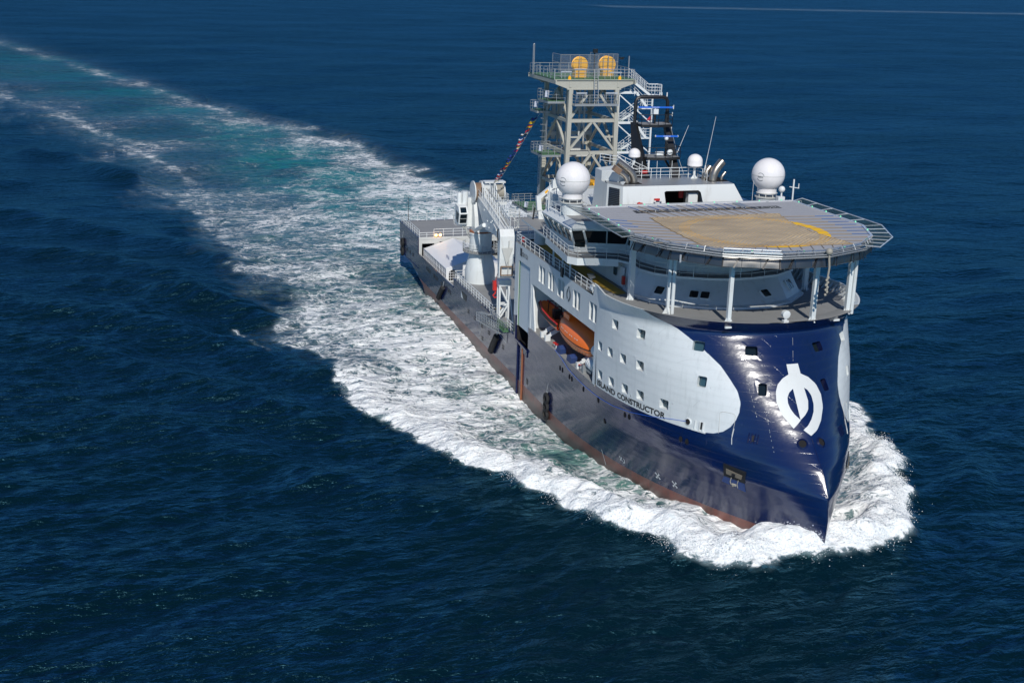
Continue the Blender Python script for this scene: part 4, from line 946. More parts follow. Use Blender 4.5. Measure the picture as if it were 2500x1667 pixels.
big_dome(-11.55, 'big white ball radome in front of the beige tower, left of the deckhouse'); big_dome(11.6, 'big white ball radome standing behind the right rear corner of the helideck')
def small_dome(x, y, z0, r, lab, h=1.2):
    t = thing('small_radome', lab, 'radome', (x, y, z0), 'small satellite domes on the deckhouse'); b = MB(); b.lathe((x, y, z0+h), [(.1, 0), (r, .28), (r*1.02, .36), (r*1.0, .40), (r*1.0, r*.9)]+[(r*math.cos(a), r*.9+r*.95*math.sin(a)) for a in np.linspace(.12, PI/2, 9)], 26); b.build('dome', 'skin_rad', t, smooth=40)
    b = MB(); b.tube((x, y, z0), (x, y, z0+h+.15), .14, 10); 
    for a in range(4): c, s_ = math.cos(a*PI/2), math.sin(a*PI/2); b.prism([(x, y, z0), (x+.45*c, y+.45*s_, z0), (x, y, z0+.6)], (-.04*s_, .04*c, 0))
    b.build('pedestal', 'white', t, smooth=True)
small_dome(78.6, 3.6, 25.7, .84, 'small white dome on a post by the deckhouse roof railing, right of the black mast', 1.2)
small_dome(76.0, -2.6, 26.6, .66, 'small white dome tucked behind the exhaust pipes beside the beige tower', 1.0)

# ------------------------------------------------------------------ antennas and small masts
def whip(p, q, r, lab, mat='white', grp='thin whip antennas'): 
    b = MB(); p, q = Vector(p), Vector(q); b.tube(p, p.lerp(q, .12), r*2.2, 6); b.tube(p.lerp(q, .12), q, r, 5, r2=r*.6); tag(b.build('whip_antenna', mat), lab, 'antenna', grp)
whip((79.6, 4.3, 26.6), (79.9, 5.1, 32.7), .032, 'tall whip antenna rising beside the small dome on the deckhouse')
whip((76.3, 2.4, 28.2), (75.5, 4.0, 31.2), .028, 'slanting whip antenna sticking out to the right from the black mast')
whip((82, 9.2, 22.7), (82, 9.2, 25.9), .03, 'short whip antenna between the deckhouse and the right-hand big dome')
whip((.8, -11.2, 5.9), (.8, -11.2, 10.2), .05, 'dark whip antenna on the starboard corner of the stern', 'black')
t = thing('signal_post', 'white post with crossarm and small dish right of the big dome at the helideck edge', 'mast', (83, 14, 22.9)); b = MB(); b.tube((83.4, 13.4, 22.6), (83.4, 13.4, 26.2), .09, 8); b.obox((83.4, 12.9, 25.4), (83.4, 14.1, 25.2), .08, .08); b.tube((83.3, 14.1, 25.2), (83.3, 14.1, 25.7), .05, 6); b.build('post', 'white', t)
b = MB(); b.ball((83.2, 12.1, 25.1), .36, 12, 8); b.tube((83.2, 12.1, 22.6), (83.2, 12.1, 24.9), .09, 8); b.box(82.9, 83.5, 11.6, 12.4, 23.8, 24.3); b.rail([(83.5, 9, 22.6), (83.5, 14.5, 22.6)], 1.2, .03, 1.2, 3); b.build('dish', 'white', t)

# ------------------------------------------------------------------ black radar mast
t = thing('radar_mast', 'black twin-leg radar mast with two platforms and blue scanners right of the beige tower', 'mast', (76, 0, 25.7))
def lp(a, c, k): return tuple(np.array(a)*(1-k)+np.array(c)*k)
for s in (-1, 1):
    b = MB(); q0, q1 = (77.3, s*2.15, 25.6), (73.9, s*2.0, 31.4)
    A = [(77.9, s*2.35-.0, 25.6), (76.6, s*2.35, 25.6), (76.6, s*1.75, 25.6), (77.9, s*1.35, 25.6)]; B_ = [(74.3, s*2.2, 31.4), (73.6, s*2.2, 31.4), (73.6, s*1.6, 31.4), (74.3, s*1.6, 31.4)]
    if s < 0: A = [(78.2, -1.9, 25.6), (76.6, -3.0, 25.6), (76.4, -2.2, 25.6), (77.8, -1.3, 25.6)]; B_ = [(74.3, -2.0, 31.4), (73.6, -2.3, 31.4), (73.6, -1.9, 31.4), (74.2, -1.7, 31.4)]
    b.loft(A, B_); b.build('mast_leg', 'black', t)
b = MB(); b.bend([(74, -1.95, 31.4), (74, -1.95, 32.6), (74, -1.95, 33.7), (74, -1.8, 34.05), (74, -1.4, 34.2), (74, 0, 34.2), (74, 1.35, 34.2), (74, 1.75, 34.05), (74, 1.92, 33.7), (74, 1.95, 32.6), (74, 1.95, 31.4)], .21, 8); b.build('top_frame', 'black', t, smooth=True)
b = MB(); b.tube((77.2, 1.9, 25.7), (75.2, .9, 28.2), .12, 6); b.tube((75, 2.1, 29), (75, 2.1, 30.5), .08, 6); b.tube((74.5, -2.0, 27.8), (74.4, -2.0, 31.2), .1, 6); b.build('brace', 'black', t)
for (x0, y0, y1, z, d, nm) in ((74.4, -1.85, 1.9, 31.35, 1.7, 'p1'), (75.8, -1.7, 2.35, 27.95, 2.0, 'p2')):
    b = MB(); P_ = [(x0-.8, y0, z), (x0+d*.8, y0, z), (x0+d, (y0+y1)/2, z), (x0+d*.75, y1, z), (x0-.8, y1, z)]; b.prism([(x, y, zz-.28) for x, y, zz in P_], (0, 0, .27)); b.build('platform', 'black', t)
    b = MB(); b.poly([(x, y, zz+.012) for x, y, zz in [(p[0]-.06, p[1]*.97, p[2]) for p in P_]]); b.build('platform_floor', 'deck', t)
    b = MB(); b.rail([P_[0], P_[1], P_[2], P_[3], P_[4]], 1.1, .035, 1.1, 2); b.build('platform_rail', 'black', t)
def scanner(x, y0, y1, z, zb_, lab, pm):
    ym = (y0+y1)/2; b = MB(); b.obox((x, y0, z), (x, y1, z-.05), .26, .16); b.k = 1; b.lathe((x, y0, z), [(.12, -.06), (.12, .02)], 8, 'y'); b.lathe((x, y1, z-.05), [(.12, -.02), (.12, .06)], 8, 'y'); sc = b.build('scanner_bar', ['blue', 'white'], t)
    w = text_width('FURUNO'); vs, fs = text_mesh('FURUNO', lambda a, c: (x+.135, ym-.42+.84*a/w, z-.06+c*.13), 1.0, bold=.02); MB().add(vs, fs).build('scanner_lettering', 'wletter', sc)
    b = MB()
    if pm == 'box': b.box(x-.3, x+.3, ym-.28, ym+.28, z-.75, z-.2); b.tube((x, ym, z-.2), (x, ym, z-.02), .08, 8)
    else: b.ball((x, ym, z-.28), .23, 12, 8)
    b.k = 1; b.tube((x, ym, zb_), (x, ym, z-.5), .13, 8); b.build('scanner_gearbox', ['white', 'black'], t, smooth=True)
scanner(75.0, -2.05, 2.1, 33.2, 31.35, '', 'box'); scanner(76.6, -.45, 2.2, 30.2, 27.95, '', 'ball')
b = MB(); b.box(76.6, 76.9, -.4, .5, 28.1, 28.5); b.lathe((77.3, 1.05, 28.5), [(.30, -.1), (.32, .12), (.1, .2)], 12, 'x'); b.build('floodlight', 'white', t)
b = MB()
for (y, z) in ((2.7, 33.1), (2.6, 32.3), (2.6, 30.9)): b.tube((74, 2, z-.1), (74, y, z-.1), .03, 5); b.tube((74, y, z-.25), (74, y, z+.2), .045, 6)
for y in (.9, 1.15, 1.8): b.tube((74, y, 34.25), (74, y, 34.7), .07, 6)
b.build('navigation_light', 'white', t)
b = MB(); b.path([(74.2, 2.25, 31.4), (75.8, 2.7, 28), (77, 3.2, 25.7)], .03, 5); b.path([(75.4, -.6, 31.3), (75.4, -.5, 34)], .015, 4); b.build('stay_wire', 'galv', t)
b = MB(); b.add([(74.9, -.95, 31.7), (75.0, -.45, 32.35), (75.0, -.42, 31.75)], [(0, 1, 2)]); tag(b.build('small_flag', 'f_red'), 'small red flag on the upper platform of the black mast', 'flag')
b = MB(); b.lathe((70.6, -2.6, 31.6), [(.32, -.02), (.32, .02)], 14, 'x'); b.k = 1; b.lathe((70.62, -2.6, 31.6), [(.16, -.02), (.16, .03)], 14, 'x'); b.k = 2; b.add([(70.6, -2.5, 31.9), (70.6, -2.0, 32.0), (70.6, -2.2, 30.8), (70.6, -2.7, 31.0)], [(0, 1, 2, 3)])

# ------------------------------------------------------------------ module handling tower (beige lattice)
D = thing('lattice_tower', 'tall beige lattice handling tower over the middle of the ship with green-floored top platform', 'tower', (51, 0, 2.1))
XF, XR, YW, ZT = 55.8, 46.6, 3.08, 33.35
def leg(x, y, top, botz=2.1, w=.52, dx=0, dy=0): b = MB(); b.obox((x+dx, y+dy, botz), (x, y, top), w, w, (1, 0, 0)); b.build('leg', 'beige', D)
for x in (XF, XR):
    for s in (-1, 1): leg(x, s*YW, ZT, dy=s*.55)
def yw(z): return YW+.55*(ZT-z)/(ZT-2.1)
levels = [29.4, 25.35, 20.9, 16.5, 12]
for z in levels:
    for x in (XF, XR): b = MB(); b.obox((x, -yw(z), z), (x, yw(z), z), .34, .42); b.build('crossbeam', 'beige', D)
    for s in (-1, 1): b = MB(); b.obox((XR, s*yw(z), z-.05), (XF, s*yw(z), z-.05), .34, .40); b.build('crossbeam', 'beige', D)
def brace(p, q, w=.28): b = MB(); b.obox(p, q, w, w); b.build('brace', 'beige', D)
for x in (XF, XR):
    for (zt_, zb2) in ((29.3, 25.5), (25.2, 21.0), (20.8, 16.6)):
        for s in (-1, 1): brace((x, s*.12, zt_-.1), (x, s*(yw(zb2)-.1), zb2+.1))
    for s in (-1, 1): brace((x, s*(YW), 29.6), (x, s*.9, 32.6)); brace((x, s*yw(27.3), 27.35), (x, s*(yw(27.3)-1.4), 27.35), .22)
for s in (-1, 1):
    for (zt_, zb2, ) in ((33, 29.5), (29.2, 25.4), (25.2, 21.0), (20.8, 16.6)):
        y1, y0 = s*yw(zt_), s*yw(zb2); xm = (XF+XR)/2; brace((xm, y1, zt_), (XF, y0, zb2), .3); brace((xm, y1, zt_), (XR, y0, zb2), .3)
    b = MB(); b.tube((XR, s*2.9, 8), (XR, s*2.9, 33), .12, 6); b.tube((XR+1.3, s*1.8, 8), (XR+1.3, s*1.8, 33), .12, 6); b.build('guide_rail', 'beige', D)
b = MB()   # internal trolley and guides
for y in (-1.6, -.9, .9, 1.6): b.obox((XR+2, y, 6), (XR+2, y, 33), .2, .2, (1, 0, 0))
b.build('guide_column', 'grey', D); b = MB(); b.box(XR+1.2, XR+6, -1.8, 1.8, 24.4, 24.8); b.box(XR+1.5, XR+3, -.5, .9, 24.8, 26.0); b.obox((XR+1, -3, 26.8), (XR+1, 3, 26.8), .4, .5); b.build('trolley', 'grey', D)
for z in (31.5, 28.2):
    for y in (-2.2, -1.5, 1.5): b = MB(); b.obox((XR+.6, y, z-2.2), (XR+.6, y, z), .5, .3, (1, 0, 0)); b.build('guide_shoe', 'grey', D)
# top girders and platform
b = MB()
for x in (57.2, 56.9-9.9):
    prof = [(-5.35, 34.45), (-5.35, 34.0), (-3.5, 33.35), (3.5, 33.35), (5.35, 34.0), (5.35, 34.45)]
    b.prism([(x-1.4, y, z) for y, z in prof], (.12, 0, 0)); b.box(x-1.5, x-1.15, -3.6, 3.6, 33.25, 33.36)
    b.box(x-1.52, x-1.1, -5.35, 5.35, 34.42, 34.5)
for s in (-1, 1): b.box(46.6, 56.6, s*5.3-.08, s*5.3+.08, 34.0, 34.46); b.obox((46, s*3.2, 33.9), (56, s*3.2, 33.9), .3, .7)
b.build('top_girder', 'beige', D)
b = MB()
for s in (-1, 1):
    for x in (55.95,): b.prism([(x, s*3.35-.18, 34.5), (x, s*3.35+.18, 34.5), (x, s*3.35+.18, 34.8), (x, s*3.35, 35.0), (x, s*3.35-.18, 34.8)], (.08, 0, 0))
b.build('lifting_eye', 'yellow', D)
b = MB(); b.box(46.3, 55.9, -5.4, 5.4, 34.5, 34.56); b.build('platform_floor', 'green', D)
b = MB(); b.rail([(56, -5.3, 34.55), (56, 5.3, 34.55)], 1.2, .036, 1.3, 3); b.rail([(56, -5.35, 34.55), (46.3, -5.35, 34.55), (46.3, 5.3, 34.55), (54, 5.3, 34.55)], 1.25, .036, 1.3, 3); b.build('platform_rail', 'galv', D)
# yellow sheaves inside mesh guards
for (x, y, r, zc, y0, y1) in ((53.2, -1.05, 1.02, 36.1, -4.0, 1.0), (51.4, 3.35, 1.1, 36.0, 1.8, 4.4)):
    b = MB(); b.lathe((x, y, zc), [(r*.2, -.42), (r*.98, -.34), (r, -.25), (r*.88, -.2), (r*.88, .2), (r, .25), (r*.98, .34), (r*.2, .42)], 32, 'x'); b.box(x-.5, x+.5, y-.75, y+.75, 34.56, zc-.5)
    b.k = 1; b.box(x+.40, x+.47, y-.06, y+.06, zc-r*.9, zc+r*.9); b.build('sheave', ['yellow', 'ochre'], D, smooth=40)
    m = MB(); m.add([(x+1.1, y0, 34.6), (x+1.1, y1, 34.6), (x+1.1, y1, 37.4), (x+1.1, y0, 37.4)], [(0, 1, 2, 3)]); m.add([(x+1.1, y0, 34.6), (x-2, y0, 34.6), (x-2, y0, 37.4), (x+1.1, y0, 37.4)], [(0, 1, 2, 3)])
    cg = m.build('mesh_guard', 'cage', D); m = MB(); n = 4
    for k in range(n+1): yy = y0+(y1-y0)*k/n; m.tube((x+1.1, yy, 34.56), (x+1.1, yy, 37.4), .035, 4)
    for z in (35.5, 36.4, 37.4): m.tube((x+1.1, y0, z), (x+1.1, y1, z), .035, 4); m.tube((x+1.1, y0, z), (x-2, y0, z), .035, 4)
    m.tube((x-2, y0, 34.56), (x-2, y0, 37.4), .035, 4); m.build('guard_frame', 'galv', cg)
b = MB()
for (y0, y1, x, z) in ((-4.3, -2.9, 55.4, 35.4), (-2.7, -1.2, 55.9, 35.75), (.5, 2.0, 55.9, 35.75), (2.3, 3.9, 55.2, 35.3), (-2.6, -1.2, 56.6, 32.9), (1.3, 2.9, 56.6, 32.9)): b.obox((x, y0, z), (x, y1, z), .16, .16); b.tube((x, y0+.1, z-.8), (x, y0+.1, z), .03, 5); b.tube((x, y1-.1, z-.8), (x, y1-.1, z), .03, 5)
b.build_each('strip_light', 'alu', D)
b = MB(); b.box(52, 52.5, 1.3-.2, 1.3+.3, 37.5, 38.0); b.tube((52.2, 1.3, 34.5), (52.2, 1.3, 37.5), .08, 6); b.add([(55, 3.5, 37.2), (55, 4.3, 37.2), (55, 4.1, 36.9), (55, 3.7, 36.9)], [(0, 1, 2, 3)]); b.build('camera_post', 'black', D)
b = MB()
for y in (-7.15+1.4, -7.0+1.4): b.tube((48.6, y, 34.5), (48.6, y, 38.3), .05, 6)
b.tube((55.7, 4.6, 34.5), (55.7, 4.6, 37.4), .07, 6); b.ball((48.6, -5.65, 38.3), .12, 8, 6); b.build('light_post', 'galv', D)
# mid platform under the girders, ladder, side platforms
b = MB(); b.box(56.0, 57.2, -2.95, 2.9, 31.35, 31.6); b.build('service_platform', 'galv', D)
b = MB(); b.rail([(56.1, -2.9, 31.6), (57.15, -2.9, 31.6), (57.15, 2.85, 31.6), (56.1, 2.85, 31.6)], 1.1, .032, 1.0, 3); b.build('platform_rail', 'galv', D)
b = MB(); b.ladder((56.6, .15, 31.6), (56.2, .05, 35.8), .5, .04); b.build('ladder', 'galv', D)
for (x0, x1, y0, y1, z, h) in ((50.5, 54.5, -5.6, -3.3, 31.7, 1.2), (47, 49.8, -5.4, -3.6, 30.0, 1.1), (50.2, 54.6, -6.2, -3.6, 25.0, 1.1), (46.5, 53, -7.4, -3.9, 17.6, 1.0)):
    b = MB(); b.box(x0, x1, y0, y1, z-.3, z-.03); pf = b.build('side_platform', 'galv', D); m = MB(); m.box(x0+.05, x1-.05, y0+.05, y1, z-.03, z); m.build('platform_floor', 'green', pf)
    m = MB(); m.rail([(x1, y1, z), (x1, y0, z), (x0, y0, z), (x0, y1, z)], h, .034, 1.0, 3); m.build('platform_rail', 'galv', pf)
    m = MB(); m.obox((x1-.5, y0+.1, z+h+.05), (x1-.3, y0-.05, z+h*.4), .5, .12); m.build('strip_light', 'alu', pf)
b = MB(); b.ladder((51.3, -4.6, 25.0), (51.3, -4.6, 31), .5, .04, (1, 0, 0)); b.ladder((49, -4.6, 17.6), (49, -4.6, 25), .5, .04, (1, 0, 0))
for z in np.arange(26, 31, .8): b.path([(51.0, -4.6, z), (51.0, -5.3, z), (51.6, -5.3, z), (51.6, -4.6, z)], .02, 4)
b.build('ladder', 'galv', D)
# white stair tower on the port side
S = MB(); fl = MB(); xs0, ys0, ys1 = 55.0, 3.75, 8.4
for y in (ys0, ys1):
    S.obox((xs0, y, 5), (xs0, y, 33.4 if y == ys0 else 32.6), .2, .2, (1, 0, 0))
lv = [32.8, 29.0, 25.2, 21.4, 17.6]
for i, z in enumerate(lv):
    S.obox((xs0, ys0, z), (xs0, ys0+2.4, z), .16, .3); S.obox((xs0, ys0+2.4, z), (xs0, ys1-.6, z-2.0), .16, .3); S.obox((xs0, ys0, z-.2), (xs0, ys1, z-3.9), .1, .14); S.box(xs0-1.6, xs0, ys1-1.4, ys1+.1, z-2.1, z-1.95)
    fl.box(xs0-1.5, xs0, ys0, ys0+1.6, z-.02, z+.06)
    S.rail([(xs0, ys0, z+.1), (xs0, ys0+1.5, z+.1)], 1.1, .034, .8, 3); S.rail([(xs0, ys0+1.6, z+.1), (xs0, ys1-.9, z-1.9)], 1.1, .034, .8, 3); S.rail([(xs0, ys1-1.3, z-1.9), (xs0, ys1, z-1.9)], 1.1, .034, .7, 3)
    S.rail([(xs0-1.3, ys1-1.0, z-1.9), (xs0-1.3, ys0+.8, z-3.9)], 1.1, .032, .8, 3); S.obox((xs0-1.3, ys1-.8, z-2.0), (xs0-1.3, ys0+.8, z-3.8), .1, .26)
st = S.build('stair_tower', 'white', D); fl.build('platform_floor', 'green', st)
S = MB(); S.obox((55.3, 5.2, 34.4), (55.3, 7.9, 32.5), .14, .3); S.rail([(55.3, 5.2, 34.5), (55.3, 7.7, 32.6), (55.3, 9.4, 32.6)], 1.25, .036, .7, 3); S.rail([(54, 5.4, 34.5), (54, 7.9, 32.6), (54, 9.5, 32.6), (55.3, 9.5, 32.6)], 1.2, .034, .8, 3); S.box(53.9, 55.4, 7.6, 9.5, 32.3, 32.5); S.build('stair_flight', 'white', st)
b = MB(); b.box(49, 55, -2.5, 4, 19.6, 19.9); b.box(52.5, 55.5, .6, 2.2, 20.0, 21.4); b.lathe((55.5, 1.4, 20.8), [(.45, -.8), (.45, .8)], 14, 'y'); b.box(54.5, 55.6, 3.2, 4.4, 19.9, 20.6); b.box(54, 55.4, -2.2, -.9, 20, 20.7); b.build('winch', 'yellow', D)
b = MB(); b.lathe((55.0, 2.7, 24.4), [(.42, -.2), (.42, .2)], 16, 'x'); b.build('drum_end', 'black', D)
b = MB(); b.tube((58.4, 4.5, 19.5), (57.2, 1.2, 24.6), .05, 5); b.tube((56.0, -1.5, 29.4), (56.1, -.3, 25.3), .02, 4); b.build('hoist_wire', 'galv', D)

# signal flags on a line from the tower down to the crane
F = thing('signal_flag_line', 'string of colourful signal flags running down from the beige tower to the crane top', 'flag line', (46, -6, 20))
A = np.array((47.0, -4.0, 29.4)); B2 = np.array((41.5, -8.2, 18.9)); pts = []
for k in range(25): t = k/24; p = A*(1-t)+B2*t; p = p+np.array((0, 0, -1.5*4*t*(1-t)*.5)); p[1] -= .8*4*t*(1-t)*.5; pts.append(p)
b = MB(); b.path(pts, .02, 4); b.build('flag_line', 'galv', F)
cols = ['f_blue', 'f_yellow', 'f_red', 'f_black', 'f_white', 'f_blue', 'f_red', 'f_white', 'f_yellow', 'f_red', 'f_blue', 'f_black']; rf = random.Random(5)
for k in range(21):
    p = pts[k+1]; q_ = pts[k+2]; c1, c2 = cols[k % 12], cols[(k*5+3) % 12]; L_ = .75+.35*rf.random(); d = np.array((.25, -1, -.35+.25*rf.random())); d /= np.linalg.norm(d); dn = (q_-p)*.62
    m = MB(); rows_ = [[p+d*L_*j/4+dn*i/2+np.array((.12*math.sin(j*1.6+k), 0, .09*math.sin(j*2.2+k))) for j in range(5)] for i in range(3)]; m.grid(rows_)
    m.m = [i % 2 if k % 3 == 0 else (0 if i < 4 else 1) for i in range(len(m.f))]; m.build('flag', [c1, c2], F)

# ------------------------------------------------------------------ large knuckle-boom crane
K = thing('deck_crane', 'big white offshore crane with its boom folded forward over the starboard deck', 'crane', (38, -9.1, 4.6))
cx, cy = 37.9, -9.15
b = MB(); b.lathe((cx, cy, 0), [(2.12, 4.6), (2.12, 6.3), (1.95, 7.3), (1.62, 8.5), (1.58, 9.2), (1.58, 11.5), (1.7, 11.55), (1.7, 11.8)], 40); b.build('pedestal', 'hullwhite', K, smooth=25)
b = MB(); b.lathe((cx, cy, 0), [(1.58, 8.9), (2.5, 9.0), (2.55, 9.15), (1.58, 9.2)], 36); b.build('ring_platform', 'deck', K)
b = MB(); n = 18; b.rail([(cx+2.5*math.cos(a), cy+2.5*math.sin(a), 9.15) for a in np.linspace(-2.6, 2.0, n)], 1.15, .036, .9, 3); b.ladder((cx+1.95, cy-.3, 4.6), (cx+1.7, cy-.3, 11.3), .5, .03); b.build('platform_rail', 'white', K)
b = MB(); b.lathe((cx, cy, 11.72), [(1.62, 0), (1.66, .12), (1.62, .3)], 36); b.build('slew_ring', 'rust', K)
b = MB(); b.prism([(cx-1.3, cy-1.3, 11.95), (cx+1.5, cy-1.3, 11.95), (cx+1.2, cy-1.3, 14.2), (cx+.3, cy-1.3, 16.6), (cx-1.6, cy-1.3, 16.6), (cx-1.9, cy-1.3, 13)], (0, 2.7, 0)); b.build('house', 'white', K)
# boom
dirb = np.array((1.0, -.135, 0)); dirb /= np.linalg.norm(dirb); sb = np.array((dirb[1], -dirb[0], 0))*1.0
def bp(s, w, z): p = np.array((cx, cy, 0))+dirb*s+sb*w; return (p[0], p[1], z)
prof = [(.2, 17.0), (1.2, 17.1), (11, 16.9), (20.8, 16.45), (21.6, 15.9), (20.9, 15.1), (15.5, 14.8), (9.0, 14.0), (7.4, 14.35), (4.0, 15.3), (1.2, 16.2)]
b = MB()
for w in (.62, -.78): b.prism([bp(s, w, z) for s, z in prof], tuple(sb*.16))
b.grid([[bp(s, w, z-.12) for w in (.62, -.62)] for s, z in prof[1:5]]); b.grid([[bp(s, w, z+.12) for w in (.62, -.62)] for s, z in prof[5:]]); b.build('main_boom', 'white', K)
b = MB()
for s, z in ((8, 16.4), (11, 15.5), (14, 15.9), (17, 15.5), (18.6, 15.9), (19.6, 15.2), (12.5, 14.9), (15, 16.3)): b.lathe(bp(s, .82, z), [(.13, -.05), (.13, .12)], 8, 'y')
b.box(*[v for pr_ in zip(bp(18.2, .8, 15.4), [q+.7 for q in bp(18.2, .8, 15.4)]) for v in pr_][:0], *()) if False else None
b.obox(bp(16.8, .9, 16.2), bp(19.2, .9, 16.0), .12, .25); b.build('boom_fitting', 'white', K)
b = MB(); b.tube(bp(2.5, 1.0, 12.6), bp(9.2, .95, 14.6), .28, 12); b.tube(bp(2.5, -1.0, 12.6), bp(9.2, -.95, 14.6), .28, 12); b.build('luffing_cylinder', 'white', K, smooth=True)
b = MB()  # handrails and hose frames on the boom
for w in (.7, -.7): b.rail([bp(1.5, w, 17.05), bp(11, w, 16.9), bp(20.3, w, 16.45)], 1.0, .034, .85, 2)
for s in np.arange(3, 19, 1.9):
    for w in (.35, -.75): z = float(np.interp(s, [1, 20], [17.05, 16.5])); b.path([bp(s, w, z), bp(s, w, z+1.5), bp(s-.7, w, z+2.1)], .065, 6)
b.build('boom_railing', 'white', K)
b = MB(); b.tube(bp(2, .1, 18.3), bp(20.9, .1, 16.9), .05, 5); b.tube(bp(2, -.35, 18.3), bp(20.9, -.35, 16.9), .05, 5); b.build('hoist_wire', 'drum2', K)
# knuckle jib hanging down on to its rest
b = MB(); jb = [(20.6, 16.6, 1.0), (21.9, 16.2, 1.05), (22.1, 13.6, 1.0), (21.6, 10.4, .75)]; jf = [(20.4, 15.0), (20.3, 13.5), (20.6, 10.4)]
P_ = [(20.5, 16.7), (21.6, 16.6), (22.3, 15.8), (22.2, 13.0), (21.8, 10.5), (21.0, 10.5), (20.6, 12.6), (20.3, 15.0)]
for w in (.75, -.9): b.prism([bp(s, w, z) for s, z in P_], tuple(sb*.15))
b.grid([[bp(s, w, z) for w in (.75, -.75)] for s, z in P_[1:6]]); b.build('knuckle_jib', 'white', K)
b = MB(); b.prism([bp(22.4, -.7, 14.4), bp(22.4, .7, 14.4), bp(22.35, .05, 12.2)], tuple(dirb*.05)); b.tube(bp(22.45, -.2, 15.3), bp(22.2, -.2, 11.0), .07, 6); b.build('jib_plate', 'grey', K)
b = MB(); b.obox(bp(22.3, .75, 12.0), bp(22.3, -.75, 12.0), .2, .14); b.obox(bp(22.3, .75, 10.9), bp(22.3, -.75, 10.9), .2, .14)
for w in (.72, -.72): b.obox(bp(22.3, w, 10.9), bp(22.3, w, 12.0), .14, .14)
b.build('sheave_frame', 'drum', K); b = MB(); b.bend([bp(20.6, .9, 16.4), bp(21.3, 1.1, 16.2), bp(21.3, 1.05, 15.4), bp(20.9, .95, 15.0)], .07, 6); b.build('hydraulic_hose', 'rubber', K, smooth=True)
# winches on the back of the crane
def drum(x, y0, y1, z, r, mat, nm='winch_drum'):
    b = MB(); b.lathe((x, 0, z), [(r, y0), (r, y1)], 28, 'y'); o = b.build(nm, mat, K, smooth=30); m = MB()
    for y in (y0, y1): m.lathe((x, 0, z), [(r*1.22, y-.07), (r*1.22, y+.07)], 28, 'y')
    m.build('drum_flange', 'white', o, smooth=30)
drum(38.2, -10.5, -9.35, 17.55, 1.25, 'drum'); drum(38.4, -7.45, -6.25, 17.5, 1.0, 'drum2')
b = MB(); b.box(37.2, 39.0, -9.25, -8.3, 16.5, 18.5); b.box(37.0, 38.6, -7.6, -7.5, 16.3, 18.9); b.box(37.2, 38.6, -8.9, -5.9, 18.75, 18.95); b.box(37.2, 38.8, -7.5, -5.7, 15.7, 16.1); b.box(36.9, 37.6, -11.9, -8, 12.5, 16.6); b.box(37.4, 37.7, -6.15, -6.0, 16.0, 18.8); b.build('winch_frame', 'white', K)
for y in (-12.55, -11.75): b = MB(); b.lathe((38.6, y, 16.6), [(.30, -1.6), (.34, -1.4), (.34, .6), (.25, .9), (.05, 1.0)] if y < -12 else [(.42, -1.5), (.42, 1.1)], 16); b.build('accumulator', 'white', K, smooth=40)
b = MB(); b.rail([(39.2, -7.6, 16.1), (39.2, -5.6, 16.1), (37, -5.6, 16.1)], 1.15, .035, .7, 3); b.rail([(40, -5.7, 14.2), (41.5, -4.6, 14.2), (40.3, -4.6, 12.2)], 1.1, .035, .7, 3)
for y in (-5.6, -5.0, -4.4): b.tube((40.5, y, 11.5), (40.5, y, 15.6), .06, 6)
for z in (12.5, 13.6, 14.8): b.obox((40.5, -5.7, z), (40.5, -4.3, z+.3), .06, .06)
b.path([(40.5, -5.6, 11.7), (40.5, -4.4, 13.2), (40.5, -5.6, 14.6)], .05, 5); b.box(40.2, 40.8, -6.9, -5.0, 11.4, 11.55); b.rail([(39, -13.1, 13.0), (37.6, -13.1, 13.0), (37.6, -12, 13)], 1.3, .034, .7, 3); b.rail([(38.5, -13.4, 16.2), (37.0, -13.4, 16.2)], 1.6, .034, .7, 3); b.build('access_platform', 'white', K)
# cab
b = MB(); y0, y1 = -13.15, -11.9; sidep = [(38.6, 13.4), (40.2, 13.25), (40.5, 13.5), (40.9, 15.0), (40.4, 15.9), (38.6, 16.1)]
b.prism([(x, y0, z) for x, z in sidep], (0, y1-y0, 0)); cab = b.build('operator_cab', 'white', K)
b = MB(); b.add([(40.56, y0+.14, 13.65), (40.56, y1-.14, 13.65), (40.93, y1-.14, 14.93), (40.93, y0+.14, 14.93)], [(0, 1, 2, 3)]); b.add([(40.88, y0+.2, 15.16), (40.88, y1-.2, 15.16), (40.49, y1-.2, 15.83), (40.49, y0+.2, 15.83)], [(0, 1, 2, 3)]); b.add([(40.0, y0-.01, 13.6), (40.3, y0-.01, 13.7), (40.7, y0-.01, 15.0), (39.2, y0-.01, 15.3), (39.2, y0-.01, 14)], [(0, 1, 2, 3, 4)]); b.build('cab_window', 'glass', cab)
b = MB(); b.obox((40.78, y0+.1, 14.3), (40.78, y1-.1, 14.3), .04, .04); b.path([(39.9, -12, 13.3), (39.9, -11.7, 12), (39.5, -11.2, 11.3)], .1, 6); b.obox((40, -12.5, 13.2), (39.2, -11.2, 11.9), .15, .25); b.build('cab_bracket', 'grey', cab)
b = MB(); b.box(56.4, 56.9, -12.85, -12.2, 8.2, 9.4); b.lathe((56.65, -12.5, 8.2), [(.1, .0), (.12, -.25)], 8); b.bend([(56.65, -12.5, 8.1), (56.65, -12.5, 7.8), (56.65, -12.8, 7.5), (56.65, -12.6, 7.2), (56.65, -12.25, 7.25), (56.65, -12.15, 7.5)], .1, 8); b.tube((56.65, -12.5, 9.4), (57.2, -12.3, 11), .04, 5); b.build('hook_block', 'red', K, smooth=40)
